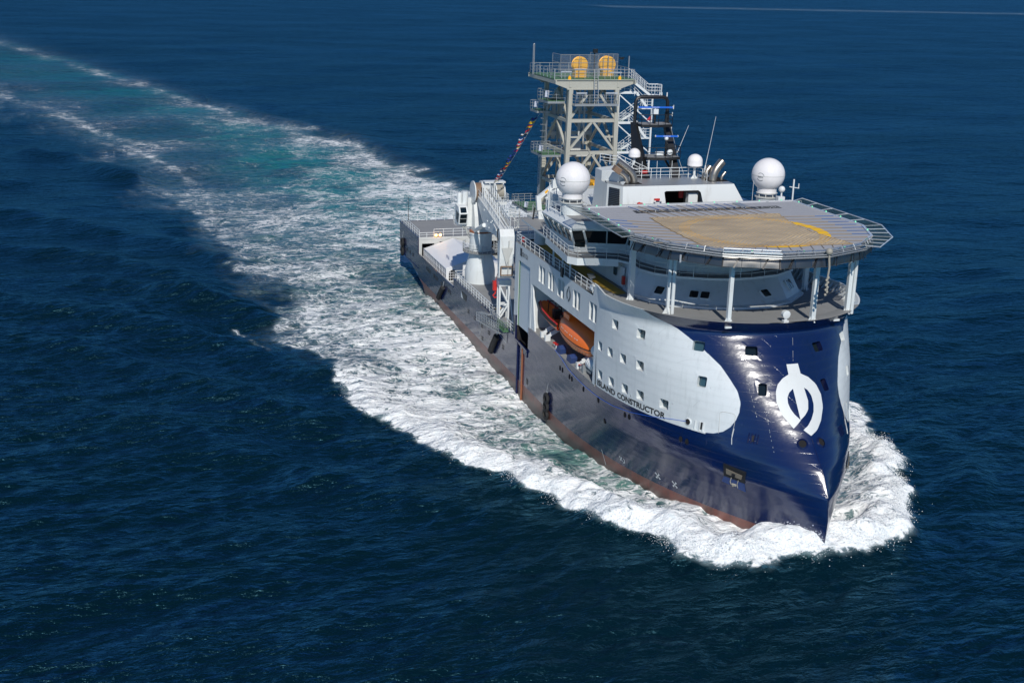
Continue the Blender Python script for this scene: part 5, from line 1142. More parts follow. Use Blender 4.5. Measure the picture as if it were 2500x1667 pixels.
# boom rest
R_ = thing('boom_rest', 'white lattice stand under the folded crane boom at the starboard rail', 'stand', (57.5, -11.9, 4.6))
b = MB(); X0, Y0, Y1 = 57.4, -12.3, -11.1
b.box(X0-.5, X0+.6, Y0-.15, Y1+.3, 9.0, 9.75)
for x in (X0-.3, X0+.45):
    for y in (Y0, Y1): b.obox((x+(.0), y, 4.6), (x, y, 9.0), .22, .22, (1, 0, 0))
for x in (X0+.45, X0-.3): b.obox((x, Y0, 9.0), (x, Y1, 6.6), .18, .18); b.obox((x, Y1, 6.6), (x, Y0, 4.7), .18, .18); b.obox((x, Y0, 6.6), (x, Y1, 6.6), .14, .14)
b.obox((X0+.45, Y1, 9), (X0+2.6, Y1, 4.6), .12, .12); b.build('stand_frame', 'white', R_)
# crane deck clutter
b = MB(); b.box(61.2, 61.5, -8, -6, 4.6, 7.2)
def capstan(x, y, z, lab): m = MB(); m.lathe((x, y, z), [(.32, 0), (.3, .1), (.2, .25), (.2, .5), (.38, .6), (.38, .78), (.1, .85)], 16); tag(m.build('bollard', 'yellow', smooth=40), lab, 'bollard')
capstan(55.2, -11.6, 4.6, 'yellow bollard inside the starboard railing next to the boom rest')
b = MB(); b.box(58.5, 64.4, -9.5, 9, 4.6, 8.5); b.build('engine_casing', 'hullwhite', ship)
# gangway stowed outboard
G = thing('gangway', 'grey folding gangway with railings hung outside the starboard rail below the boom rest', 'gangway', (57, -13, 4.6))
b = MB(); b.obox((52.0, -13.25, 3.0), (61.5, -12.95, 3.9), .8, .12); b.obox((52.5, -13.3, 4.2), (56.5, -13.0, 4.9), .7, .1); b.build('gangway_steps', 'galv', G)
b = MB(); b.rail([(52.0, -13.6, 3.05), (61.3, -13.35, 3.95)], 1.1, .035, .7, 3); b.rail([(52.0, -12.9, 3.05), (61.3, -12.75, 3.95)], 1.1, .035, .7, 3); b.rail([(56, -12.9, 4.6), (62.5, -12.9, 4.6)], 1.0, .035, .7, 3); b.path([(52, -13.3, 3.0), (52.1, -13.2, 1.3), (52.5, -13.2, 1.1), (52.6, -13.2, 3.0)], .03, 5); b.path([(60, -13.1, 3.7), (62, -12.6, 2.7), (62.2, -12.6, 4.5)], .04, 5); b.build('gangway_railing', 'galv', G)
b = MB(); b.box(60.5, 63, -13.3, -12.6, 4.45, 4.6); b.rail([(60.5, -13.25, 4.6), (63, -13.25, 4.6), (63, -12.7, 4.6)], 1.0, .03, .6, 3); b.build('gangway_platform', 'green', G)

# ------------------------------------------------------------------ small stores crane on the superstructure
k2 = thing('stores_crane', 'small white folding crane with yellow marks on the superstructure roof beside the bridge', 'crane', (65.5, -9.6, 16.2))
b = MB(); b.lathe((66.4, -9.9, 16.2), [(.85, 0), (.85, 1.45), (.92, 1.5), (.92, 1.7), (.6, 1.75)], 24); b.build('pedestal', 'hullwhite', k2, smooth=30)
b = MB(); b.prism([(66.4, -10.3, 17.8), (66.4, -9.4, 17.8), (66.4, -10.0, 20.4), (66.4, -10.5, 20.5)], (.25, 0, 0)); b.prism([(66.0, -10.1, 17.8), (66.0, -9.0, 17.8), (66.0, -9.6, 18.9)], (.8, 0, 0)); b.tube((66.3, -9.3, 18.0), (66.5, -9.5, 20.2), .12, 8); b.build('column', 'white', k2)
b = MB(); b.obox((66.5, -10.35, 20.3), (66.4, -10.5, 22.0), .55, .5, (1, 0, 0)); b.obox((66.4, -10.5, 21.7), (66.2, -7.3, 24.1), .42, .5, (1, 0, 0)); b.obox((66.6, -9.6, 21.6), (66.4, -7.6, 23.1), .3, .3, (1, 0, 0)); b.k = 1; b.obox((66.63, -9.7, 22.35), (66.58, -9.3, 22.65), .02, .26, (0, 0, 1)); b.build('arm', ['white', 'yellow'], k2)
b = MB(); b.bend([(66.5, -10.9, 18), (66.5, -11.1, 19), (66.5, -10.9, 20.6)], .1, 6); b.build('hydraulic_hose', 'rubber', k2)

# cluttered aft edge of the bridge roof
b = MB(); b.rail([(76.3, -12.3, 22.66), (76.3, -8.5, 22.66)], 1.1, .034, .8, 3)
for (x, y, h) in ((75.3, -12.2, 2.6), (76, -11.9, 3.2), (76.5, -12.8, 1.8), (77.4, -13.0, 1.6), (75.6, -11.5, 2.2)): b.tube((x, y, 22.5), (x, y, 22.5+h), .05, 6)
b.box(75.8, 76.3, -12.2, -11.6, 24.6, 25.5); b.box(75.8, 76.2, -12.0, -11.5, 23.2, 23.9); tag(b.build('antenna_rack', 'white'), 'cluster of white posts and boxes behind the stores crane on the bridge roof', 'antennas')
# ------------------------------------------------------------------ tent on the work deck
T_ = thing('party_tent', 'white gabled tent with clear side walls on the aft work deck', 'tent', (20.5, -7, 2.1))
x0, x1, ya, yb, yr_, ze, zr = 13.95, 28.2, -11.6, -2.2, -6.9, 4.25, 5.75
b = MB()
n = 3
for k in range(n):
    a, c = x0+(x1-x0)*k/n, x0+(x1-x0)*(k+1)/n
    for (yy, sgn) in ((ya, -1), (yb, 1)):
        rows_ = [[(a+(c-a)*i/6, yy-sgn*(-.15)*0+(yr_-yy)*j/6, ze+(zr-ze)*j/6-.05*math.sin(PI*i/6)*math.sin(PI*j/6)) for i in range(7)] for j in range(7)]; b.grid(rows_)
b.poly([(x1, ya, ze), (x1, yb, ze), (x1, yr_, zr)]); b.poly([(x0, ya, ze), (x0, yr_, zr), (x0, yb, ze)]); b.build('canopy', 'tent', T_, smooth=20)
b = MB()
for k in range(15): xx = x0+(x1-x0)*k/14; b.tube((xx, ya-.02, 2.2), (xx, ya-.02, ze), .05 if k % 2 == 0 else .025, 5)
b.tube((x0, ya-.03, ze), (x1, ya-.03, ze), .07, 6); b.tube((x0, ya-.03, 3.4), (x1, ya-.03, 3.4), .03, 5)
for yy in (ya, -9.5, -5.5, yb): b.tube((x1, yy, 2.2), (x1, yy, ze), .06, 6)
b.tube((x1, ya, ze), (x1, yr_, zr), .06, 6); b.tube((x1, yb, ze), (x1, yr_, zr), .06, 6); b.build('tent_frame', 'tent', T_)
b = MB(); b.add([(x0, ya, 2.2), (x1, ya, 2.2), (x1, ya, ze), (x0, ya, ze)], [(0, 1, 2, 3)]); b.build('side_wall', 'clear', T_)
b = MB(); b.add([(x1, ya, 2.2), (x1, yb, 2.2), (x1, yb, ze), (x1, ya, ze)], [(0, 1, 2, 3)]); b.build('end_wall', 'tent', T_)
b = MB(); ww = [(x1+.03, -11.2, 2.4), (x1+.03, -9.9, 2.4)]+[(x1+.03, -10.55+.65*math.cos(a), 3.5+.55*math.sin(a)) for a in np.linspace(0, PI, 9)]; b.poly(ww); wd = b.build('arched_window', 'dark', T_)
b = MB()
for y in (-10.95, -10.55, -10.15): b.tube((x1+.05, y, 2.4), (x1+.05, y, 3.95), .03, 4)
for z in (2.8, 3.2, 3.6): b.tube((x1+.05, -11.2, z), (x1+.05, -9.9, z), .03, 4)
b.build('window_bars', 'tent', wd)
# floodlights on the poop edge
for i, y in enumerate((-9.7, -9.0)):
    t = thing('deck_floodlight', 'lit orange floodlight, %s of the pair on the stern deck front rail' % ('left' if i == 0 else 'right'), 'floodlight', (13.9, y, 6.2), 'lit floodlights on the stern deck rail'); b = MB(); b.lathe((13.95, y, 6.35), [(.12, -.1), (.24, .14)], 14, 'x'); b.build('lamp_body', 'lamp', t); b = MB(); b.lathe((14.1, y, 6.35), [(.0, .02), (.14, .0)], 12, 'x'); b.build('lamp_glass', 'lampcore', t)
# ------------------------------------------------------------------ lifeboat, rescue boat, rafts
LB = thing('lifeboat', 'enclosed orange lifeboat hanging in the recess on the starboard side', 'lifeboat', (83.5, -10.4, 8.5))
def loft_boat(x0, x1, yc, secfn, n=26):
    rows_ = []
    for i in range(n+1): t = i/n; rows_.append([(x0+(x1-x0)*t, yc+y, z) for y, z in secfn(t)])
    return rows_
def lb_low(t):
    w = 1.45*(1-abs(2*t-1)**2.6)**.6+.03; k = 8.15+.75*abs(2*t-1)**2.2; g = 9.45+.25*abs(2*t-1)**2
    return [(-w, g), (-w*.97, g-.35), (-w*.8, k+.45), (-w*.4, k+.12), (0, k), (w*.4, k+.12), (w*.8, k+.45), (w*.97, g-.35), (w, g)]
def lb_up(t):
    w = 1.5*(1-abs(2*t-1)**2.6)**.6+.03; g = 9.45+.25*abs(2*t-1)**2; h = 1.55*(1-abs(2*t-1)**3.4)**.5
    return [(-w, g), (-w*.93, g+h*.4), (-w*.72, g+h*.78), (-w*.3, g+h*.98), (0, g+h), (w*.3, g+h*.98), (w*.72, g+h*.78), (w*.93, g+h*.4), (w, g)]
b = MB(); b.grid(loft_boat(77.6, 89.6, -10.78, lb_low)); b.build('boat_hull', 'orange', LB, smooth=50)
b = MB(); b.grid(loft_boat(77.6, 89.6, -10.78, lb_up)); can = b.build('canopy', 'orange', LB, smooth=50)
b = MB()
for r_ in (0, 8):
    R0 = loft_boat(77.6, 89.6, -10.78, lb_low); b.path([(p[r_][0], p[r_][1]+(-.03 if r_ == 0 else .03), p[r_][2]) for p in R0], .055, 6)
b.build('rubbing_strake', 'rubber', LB, smooth=True)
b = MB()
for k in range(8): t = .25+.5*k/8; p = loft_boat(77.6, 89.6, -10.78, lb_up, 40)[int(t*40)][1]; b.box(p[0]-.12, p[0]+.12, p[1]-.04, p[1]+.02, p[2]-.1, p[2]-.02)
b.build('reflective_mark', 'wletter', can)
b = MB()
for k in range(14):
    R0 = loft_boat(77.6, 89.6, -10.78, lb_low, 40); p, q_ = R0[6+k*2][1], R0[7+k*2][2]; b.path([(p[0], p[1]-.06, p[2]), (q_[0], q_[1]-.1, q_[2]), (R0[8+k*2][1][0], R0[8+k*2][1][1]-.06, R0[8+k*2][1][2])], .015, 4)
b.build('grab_line', 'rope', LB)
b = MB(); b.box(79.5, 81.3, -11.5, -10.0, 10.9, 11.45); b.build('conning_hood', 'orange', LB)
RB = thing('rescue_boat', 'small open orange rescue boat with black fender in the aft end of the side recess', 'rescue boat', (73.5, -10.6, 9))
def rb(t):      # t: 0 bow (aft end in the bay) .. 1
    w = 1.05*min(1, (t+.02)*2.4)**.6; g = 10.25-.55*min(1, t*1.4)+.35*(1-t)**3; k = g-.95*min(1, t*1.8+.1)
    return [(-w*.9, g-.05), (-w, g-.12), (-w*.85, k+.25), (0, k), (w*.85, k+.25), (w, g-.12), (w*.9, g-.05)]
b = MB(); R0 = loft_boat(70.2, 78.4, -10.9, rb, 20); b.grid(R0); b.grid([[tuple(p*(1-s)+np.array((r_[3][0], r_[3][1], r_[3][2]+.35))*s for p in (np.array(r_[i]),))[0] for i, s in ((0, 0), (2, .3), (3, 1), (4, .3), (6, 0))] for r_ in R0]); b.build('boat_hull', 'orange', RB, smooth=50)
b = MB(); b.bend([(p[1][0], p[1][1]-.05, p[1][2]-.03) for p in R0], .16, 8); b.bend([(p[5][0], p[5][1]+.05, p[5][2]-.03) for p in R0], .16, 8); b.build('fender_collar', 'rubber', RB, smooth=True)
b = MB(); b.bend([(p[0][0], p[0][1], p[0][2]+.08) for p in R0], .10, 8); b.bend([(p[6][0], p[6][1], p[6][2]+.08) for p in R0], .10, 8); b.build('gunwale', 'red', RB, smooth=True)
b = MB(); b.box(75.2, 76.2, -11.3, -10.5, 9.6, 10.6); b.path([(74, -11.4, 9.9), (74, -11.3, 11.2), (74, -10.5, 11.2), (74, -10.4, 9.9)], .05, 6); b.path([(76, -11.4, 9.9), (76, -11.3, 11.0), (76, -10.5, 11.0), (76, -10.4, 9.9)], .05, 6); b.box(77.5, 78.2, -11.2, -10.6, 9.7, 10.5); b.build('console', 'black', RB)
def raft(x, z, y, lab):
    t = thing('liferaft_canister', lab, 'liferaft', (x, y, z-.6), 'white liferaft canisters in the side recess'); b = MB(); b.lathe((x, y, z), [(.0, -.95), (.45, -.9), (.62, -.7), (.64, -.45), (.6, -.4), (.66, -.3), (.66, 0), (.62, .04), (.66, .1), (.66, .4), (.62, .5), (.62, .7), (.45, .9), (0, .95)], 22, 'x'); b.build('canister', 'silver', t, smooth=40)
    b = MB(); b.box(x-.7, x+.7, y-.5, y+.5, z-.85, z-.6); b.build('cradle', 'galv', t)
raft(89.0, 8.3, -11.5, 'ribbed white liferaft canister at the front lower corner of the side recess'); raft(89.9, 9.9, -11.3, 'white liferaft canister above and ahead of the ribbed one, half hidden by the recess edge')
for i, (x, lab) in enumerate(((80.9, 'folded dark blue tarpaulin cover on the recess edge below the lifeboat, nearer the red valves'), (84.3, 'folded dark blue tarpaulin cover on the recess edge below the lifeboat, nearer the liferafts'))):
    m = MB(); m.prism([(x-.75, -12.45, 7.13), (x+.55, -12.45, 7.13), (x+.75, -12.45, 7.75), (x+.1, -12.45, 8.0), (x-.6, -12.45, 7.8)], (0, .7, .1)); tag(m.build('winch_cover', 'tarp'), lab, 'cover', 'tarpaulin covers in the side recess')
t = thing('valve_row', 'row of small red valve wheels on the edge of the boat recess', 'valves', (79.4, -12, 7.1)); b = MB()
for x in (78.6, 79.2, 80.0): b.lathe((x, -12.1, 7.6), [(.22, 0), (.22, .08)], 10); b.k = 1; b.tube((x, -12.1, 7.1), (x, -12.1, 7.6), .08, 6); b.k = 0
b.lathe((86.9, -12.15, 7.6), [(.18, 0), (.18, .08)], 10); b.build('valve_wheel', ['red', 'white'], t)
b = MB(); b.box(87.7, 88.3, -12.3, -11.4, 7.12, 8.0); b.rail([(87.6, -12.35, 7.12), (88.4, -12.35, 7.12)], 1.0, .03, .8, 2); tag(b.build('raft_release_stand', 'galv'), 'small grey stand with rail beside the ribbed liferaft canister', 'stand')
b = MB(); b.box(75.5, 79, -8.2, -7.3, 7.15, 8.9); b.lathe((76.5, -8.7, 8.3), [(.5, -.6), (.5, .6)], 14, 'x'); tag(b.build('boat_winch', 'grey'), 'grey boat winch against the back wall of the side recess', 'winch')
# ------------------------------------------------------------------ fenders, searchlight, lifebuoy and loose items
def tyre(X, z, lab, r=.52, side=-1, grp='tyre fenders on the starboard hull'):
    P0, T, U, Nn = hull_frame(X, z, side); c = P0+Nn*.22; b = MB(); rows_ = []
    for i in range(17):
        a = 2*PI*i/16; rows_.append([c+(T*math.cos(a)+U*math.sin(a))*(r+ .2*math.cos(e))+Nn*.2*math.sin(e) for e in np.linspace(0, 2*PI, 9)])
    b.grid(rows_); t = thing('tyre_fender', lab, 'fender', tuple(c), grp); b.build('tyre', 'rubber', t, smooth=True); b = MB(); b.tube(c+U*r, P0+U*(r+1.3)+Nn*.03, .025, 5); b.build('chain', 'galv', t)
tyre(78.2, .94, 'top tyre of the column of three on the hull below the boat recess'); tyre(78.2, -.02, 'middle tyre of the column of three on the starboard hull'); tyre(78.15, -.98, 'lowest tyre of the column of three, touching the red hull paint')
tyre(2.9, 2.9, 'upper tyre fender on the starboard stern corner', .6); tyre(2.9, 1.4, 'lower tyre fender on the starboard stern corner', .6)
def slab(X0, z0, X1, z1, lab, r=.3, n=2):
    t = thing('rubber_fender', lab, 'fender', (X0, -12.9, z0), 'long black fenders on the starboard side'); b = MB()
    for k in range(n): d = k*.62; b.bend([(X0+d, -12.75, z0), ((X0+X1)/2+d, -12.8, (z0+z1)/2), (X1+d, -12.75, z1)], r, 10)
    b.build('fender_roll', 'rubber', t, smooth=True); b = MB(); b.tube((X0+.2, -12.7, z0), (X0+.2, -12.55, z0+.9), .04, 5); b.build('chain', 'galv', t)
slab(58.2, 2.6, 55.6, -.2, 'pair of long black rubber fenders slanting down the hull aft of the side door'); slab(30.3, 2.0, 27.6, -.3, 'black ribbed fender on the hull under the tent', .26)
t = thing('searchlight', 'white round searchlight on the centre of the foredeck edge', 'searchlight', (106.9, .1, 17.2)); b = MB(); b.tube((106.9, .1, 17.15), (106.9, .1, 17.65), .14, 8); b.box(106.7, 107.1, -.15, .35, 17.15, 17.4); b.build('stand', 'white', t); b = MB(); b.lathe((106.85, .1, 17.95), [(.25, -.28), (.36, -.2), (.38, .22), (.30, .24)], 20, 'x'); b.build('lamp_body', 'white', t, smooth=30); b = MB(); b.lathe((107.06, .1, 17.95), [(0, .0), (.29, .01)], 18, 'x'); b.build('lens', 'glass', t)
def buoy(x, y, z, ax='y'):
    b = MB(); rows_ = []
    for i in range(17):
        a = 2*PI*i/16; rows_.append([(x+(.30+.09*math.cos(e))*math.cos(a), y+.09*math.sin(e), z+(.30+.09*math.cos(e))*math.sin(a)) for e in np.linspace(0, 2*PI, 7)])
    b.grid(rows_); b.m = [1 if (i//6) % 4 == 0 else 0 for i in range(len(b.f))]; return b.build('lifebuoy', ['red', 'white'], smooth=True)
tag(buoy(67.0, -12.35, 16.95), 'red and white lifebuoy on the railing above the tall shutter door', 'lifebuoy')
b = MB(); b.box(81.1, 81.7, -12.65, -12.5, 15.9, 16.9); tag(b.build('sidelight_board', 'black'), 'black navigation light board on the railing above the side windows', 'light board')
for i, (x, y) in enumerate(((85.6, -10.9), (86.7, -11.2))):
    t = thing('deck_stool', 'grey round stool on the walkway, %s one of the two' % ('rear' if i == 0 else 'front'), 'stool', (x, y, 16.2), 'round grey stools on the starboard walkway'); b = MB(); b.lathe((x, y, 16.2), [(.38, .85), (.4, .95), (0, .97)], 16); b.build('seat', 'galv', t); b = MB(); b.tube((x, y, 16.2), (x, y, 17.1), .09, 8); b.build('post', 'galv', t)
b = MB(); b.lathe((89.7, -12.1, 16.7), [(.18, -.35), (.36, -.3), (.36, .3), (.18, .35)], 16, 'x'); tag(b.build('hose_reel', 'white', smooth=30), 'white hose reel at the end of the starboard railing by the bulwark', 'reel')
t = thing('fire_monitor', 'red fire monitor with white pipe on the rear edge of the helideck left corner', 'fire monitor', (85.2, -6, 24)); b = MB(); b.ball((85.0, -5.6, 24.3), .2, 10, 6); b.obox((84.9, -5.8, 24.3), (84.9, -5.2, 24.3), .16, .18); b.build('nozzle', 'red', t); b = MB(); b.path([(84.8, -6.3, 23.9), (84.8, -6.0, 24.3), (84.8, -5.6, 24.1)], .1, 6); b.build('pipe', 'white', t)
t = thing('roof_monitor', 'red fire monitor on the white front of the deckhouse beside the opening', 'fire monitor', (83, -2.6, 24.2)); b = MB(); b.obox((82.9, -2.95, 24.3), (82.9, -2.35, 24.3), .2, .22); b.build('nozzle', 'red', t); b = MB(); b.ball((82.95, -2.9, 24.1), .13, 8, 5); b.ball((82.95, -2.2, 24.15), .13, 8, 5); b.build('bracket', 'white', t)
b = MB(); b.box(77.6, 77.9, -2.4, -1.75, 26.3, 26.6); tag(b.build('life_float_box', 'red'), 'red box on the deckhouse roof railing left of the black mast', 'box')
# derrick-base clutter seen over the bridge wing
b = MB(); b.rail([(60, -9, 18.6), (70, -9.5, 18.6)], 1.1, .03, 1.0, 3); b.box(59.8, 64, -9.6, -8.3, 18.2, 18.5); b.build('upper_walkway', 'grey', ship)
b = MB(); b.obox((64.5, -6.8, 18.3), (74, -8.2, 18.8), .5, .5); tag(b.build('stowed_spar', 'drum2'), 'long grey-brown spar stowed behind the stores crane', 'spar')
# ------------------------------------------------------------------ the sea
def vnoise(x, y, seed=0):           # smooth value noise
    xi, yi = np.floor(x).astype(np.int64), np.floor(y).astype(np.int64); fx, fy = x-xi, y-yi; fx = fx*fx*fx*(fx*(fx*6-15)+10); fy = fy*fy*fy*(fy*(fy*6-15)+10)
    def h(a, b_):
        n = (a*374761393+b_*668265263+seed*974634777) & 0xffffffff; n = ((n ^ (n >> 13))*1274126177) & 0xffffffff; return ((n ^ (n >> 16)) & 0xffff)/65535.0
    return (h(xi, yi)*(1-fx)+h(xi+1, yi)*fx)*(1-fy)+(h(xi, yi+1)*(1-fx)+h(xi+1, yi+1)*fx)*fy
def fbm(x, y, o=4, seed=0, g=.5):
    s = 0; a = 1; t = 0
    for k in range(o): s = s+a*vnoise(x*2**k+17.3*k, y*2**k-9.1*k, seed+k); t += a; a *= g
    return s/t
def axis(segs, lim0, lim1, grow=1.045):
    a, b_, st = segs; pts = list(np.arange(a, b_+1e-6, st)); s = st; p = pts[-1]
    while p < lim1: s = min(s*grow, 250); p += s; pts.append(p)
    s = st; p = pts[0]; pre = []
    while p > lim0: s = min(s*(grow if p > -400 or True else 1), 250); p -= s; pre.append(p)
    return np.array(pre[::-1]+pts)
ax_ = axis((20, 150, .33), -9000, 4000, 1.022); ay_ = axis((-70, 42, .33), -7000, 9000, 1.03)
GX, GY = np.meshgrid(ax_, ay_, indexing='ij'); ZZ = np.zeros_like(GX)
loc = np.maximum(np.gradient(ax_)[:, None]*np.ones_like(GY), np.gradient(ay_)[None, :]*np.ones_like(GX))
# wind waves and a low swell running roughly along the ship
rr = np.random.default_rng(11)
for k in range(64):
    lam = 1.5*(20/1.5)**(rr.random()**1.2); th = math.radians(198+rr.normal()*26); kk = 2*PI/lam; a = .0120*lam**.50*(.4+.8*rr.random()); ph = rr.random()*2*PI
    fade = np.clip((lam/loc-2.5)/2.0, 0, 1); arg = kk*(GX*math.cos(th)+GY*math.sin(th))+ph+1.6*fbm(GX/lam/5, GY/lam/5, 2, 50+k)
    ZZ += fade*a*(np.sin(arg)-.18*np.cos(2*arg))
ZZ *= .95*(.85+.3*fbm(GX/45, GY/70, 2, 105))
ZZ += 1.7*(fbm((GX+GY)/26+7.3, (GY-GX)/60+3.1, 3, 121)-.5)*np.clip(30/loc, 0, 1)
# wake outline in world metres, starboard edge round the bow to the port edge
OUT = [(-1500, -420), (-1100, -300), (-800, -205), (-560, -150), (-420, -122), (-279, -93), (-250, -92), (-200, -78), (-156, -63.5), (-103, -54.5), (-62, -47.6), (-30, -42), (-12, -39), (4, -38.3), (18, -36.6), (37, -37.7), (46, -35.4), (55.7, -33.5), (64, -33.9), (70, -32.2), (74, -30.6), (79, -28.4), (85.6, -27.0), (90.5, -24.1), (92.1, -21.4), (96.3, -21.0), (102.7, -18.9), (107.7, -16.5), (111.3, -13.9), (114.3, -12.5), (116.6, -10.3), (117.8, -7.5), (117.5, -4.3), (118.8, -1.3), (117.5, 1.8), (118.2, 6.2), (115.3, 10.1), (107.5, 15.6), (100.5, 19.9), (95.8, 21.4), (91.7, 22.3), (84, 25.5), (72, 28), (55, 31), (20, 33), (-25, 31), (-60, 24), (-75.7, 19.9), (-92, 16.6), (-123, 12.4), (-160, 7.3), (-203, -6.2), (-255, -22.5), (-337, -42), (-502, -84.7), (-644, -122), (-900, -190), (-1300, -330), (-1700, -470)]
PO = np.array(OUT, float)
shape = GX.shape
far = (GX > -1750) & (GX < 128) & (GY > -480) & (GY < 45)
px_, py_ = GX[far], GY[far]
sdist = np.full(px_.shape, 1e9); ins = np.zeros(px_.shape, bool); arcp = np.zeros(px_.shape)
for i in range(len(PO)):
    A, B_ = PO[i], PO[(i+1) % len(PO)]; AB = B_-A; t = np.clip(((px_-A[0])*AB[0]+(py_-A[1])*AB[1])/(AB@AB), 0, 1); d = np.hypot(px_-A[0]-t*AB[0], py_-A[1]-t*AB[1])
    if i < len(PO)-1: sdist = np.minimum(sdist, d)
    c = ((A[1] > py_) != (B_[1] > py_)) & (px_ < (B_[0]-A[0])*(py_-A[1])/(B_[1]-A[1]+1e-12)+A[0]); ins ^= c
sdist = np.where(ins, sdist, -sdist)
CP = np.array([  # x, y, foam, aeration(turquoise), green
 (117, 0, 1, 0.2, 0.3), (114.5, 1, 1, 0, 0.4), (112, -7, 1, 0, 0.5), (116, -8, 1, 0, 0), (108, -13, 1, 0, 0.1), (103, -10.5, 0.72, 0.1, 1), (99, -12.5, 0.85, 0, 0.6), (100, -17, 1, 0, 0), (96, -11.5, 0.52, 0.3, 1), (90, -13.5, 0.5, 0.3, 1), (86, -14, 0.55, 0.3, 1), (78, -14, 0.6, 0.3, 0.8), (70, -14, 0.7, 0.2, 0.7), (94, -19, 1, 0, 0), (88, -23, 1, 0, 0), (85, -19, 0.68, 0.1, 0.6), (80, -27, 1, 0, 0), (74, -29, 0.95, 0, 0),
 (68, -31, 0.92, 0, 0), (60, -32, 0.84, 0, 0), (52, -33.5, 0.72, 0, 0), (72, -24, 0.78, 0.1, 0.3), (66, -20, 0.62, 0.1, 0.6), (60, -25, 0.7, 0, 0.3), (55, -17, 0.8, 0.2, 0.5), (52, -29, 0.52, 0, 0.1), (45, -22, 0.78, 0.2, 0.4), (45, -15, 0.85, 0.4, 0.6), (38, -30, 0.66, 0.1, 0.2), (36, -20, 0.66, 0.2, 0.4), (37, -36, 0.46, 0, 0), (28, -17, 0.6, 0.2, 0.6), (22, -28, 0.68, 0.2, 0.2), (18, -35, 0.46, 0, 0), (12, -22, 0.58, 0.3, 0.2), (10, -15.5, 0.38, 0.2, 0.1), (4, -36, 0.57, 0, 0), (0, -28, 0.58, 0.2, 0.2),
 (-6, -17, 0.5, 0.4, 0.2), (-20, -28, 0.5, 0.3, 0.1), (-35, -40, 0.48, 0.1, 0), (-30, -20, 0.56, 0.4, 0), (-45, -30, 0.54, 0.2, 0), (-55, -41, 0.5, 0.1, 0), (-75, -44, 0.5, 0.1, 0), (-60, -28, 0.44, 0.2, 0), (-90, -38, 0.25, 0.1, 0), (-110, -46, 0.37, 0, 0), (-144, -52, 0.46, 0, 0), (-130, -36, 0.23, 0.15, 0), (-184, -44, 0.17, 0.15, 0), (-200, -63, 0.36, 0, 0), (-250, -77, 0.36, 0, 0), (-250, -55, 0.15, 0.2, 0), (-320, -98, 0.31, 0, 0), (-320, -70, 0.15, 0.2, 0), (-500, -115, 0.16, 0.25, 0), (-700, -150, 0.21, 0.25, 0),
 (-5, -8, 0.67, 1, 0), (-25, -8, 0.61, 1, 0), (-40, 0, 0.67, 1, 0), (-57, -6, 0.55, 1, 0), (-53, -13, 0.51, 1, 0), (-80, -9, 0.49, 1, 0), (-72, 4, 0.71, 1, 0), (-98, -5, 0.48, 1, 0), (-120, -15, 0.36, 1, 0), (-100, -20, 0.33, 0.575, 0), (-135, -8, 0.44, 0.92, 0), (-170, -22, 0.34, 0.69, 0), (-192, -18, 0.44, 0.7475, 0), (-242, -38, 0.34, 0.69, 0), (-300, -52, 0.15, 0.575, 0), (-357, -68, 0.15, 0.45, 0), (-476, -98, 0.13, 0.45, 0),
 (-60, 20, 0.71, 0.575, 0), (-76, 16, 0.71, 0.4, 0), (-92, 13, 0.64, 0.3, 0), (-123, 9.5, 0.64, 0.2, 0), (-160, 4.5, 0.63, 0.1, 0), (-203, -9, 0.53, 0, 0), (-255, -25.5, 0.48, 0, 0), (-337, -45, 0.48, 0, 0), (-502, -88, 0.31, 0, 0), (-644, -125, 0.31, 0, 0), (-900, -193, 0.31, 0, 0),
 (-20, 12, 0.61, 0.92, 0), (-30, 25, 0.71, 0.3, 0), (20, 22, 0.58, 0.3, 0.2), (70, 18, 0.75, 0.1, 0.3), (84, 20, 0.8, 0, 0.3), (92, 17, 0.66, 0.1, 0.3), (98, 15, 0.62, 0, 0.3), (104, 12, 0.72, 0, 0.3), (109, 7, 0.8, 0, 0.4), (112, 10, 0.95, 0, 0), (106, 15.5, 0.85, 0, 0), (117, 5, 1, 0, 0)])
foam = np.zeros_like(px_); aer = np.zeros_like(px_); grn = np.zeros_like(px_); wsum = np.zeros_like(px_)
wx_, wy_ = px_+6*(fbm(px_/14, py_/14, 3, 3)-.5), py_+6*(fbm(px_/14, py_/14, 3, 4)-.5)
for x, y, f, a, g_ in CP:
    d2 = (wx_-x)**2+(wy_-y)**2; 
    w = 1/(d2+2.0)**1.7; foam += w*f; aer += w*a; grn += w*g_; wsum += w
foam /= wsum; aer /= wsum; grn /= wsum
edge_n = 3.4*(fbm(px_/3.2, py_/3.2, 4, 8)-.5)*np.clip(1+(-px_)/160, 1, 2.2) + 13*(fbm(px_/13, py_/8, 3, 18)-.5)*np.clip((62-px_)/40, 0, 1)
sd_n = sdist+edge_n
bow = np.clip((px_-25)/60, 0, 1)
inf = np.clip(sd_n/(.8+np.clip(35-px_, 0, 400)*.035)+.25, 0, 1)
solid = np.clip(1-np.abs(sd_n-2.6)/5.5, 0, 1)*np.clip((px_-38)/32, 0, 1)
wv = 2.2+np.clip(-px_, 0, 900)*.014; nz_ = fbm(px_/22, py_/9, 3, 91)
FLN = np.array([(-1500, -415), (-1100, -295), (-800, -200), (-560, -146), (-420, -120), (-281.9, -95), (-244.6, -78.3), (-180, -61), (-129.6, -49.0), (-95.6, -41.5), (-60.1, -33.8), (-21.3, -28.4), (20, -24)], float); dl = np.full(px_.shape, 1e9)
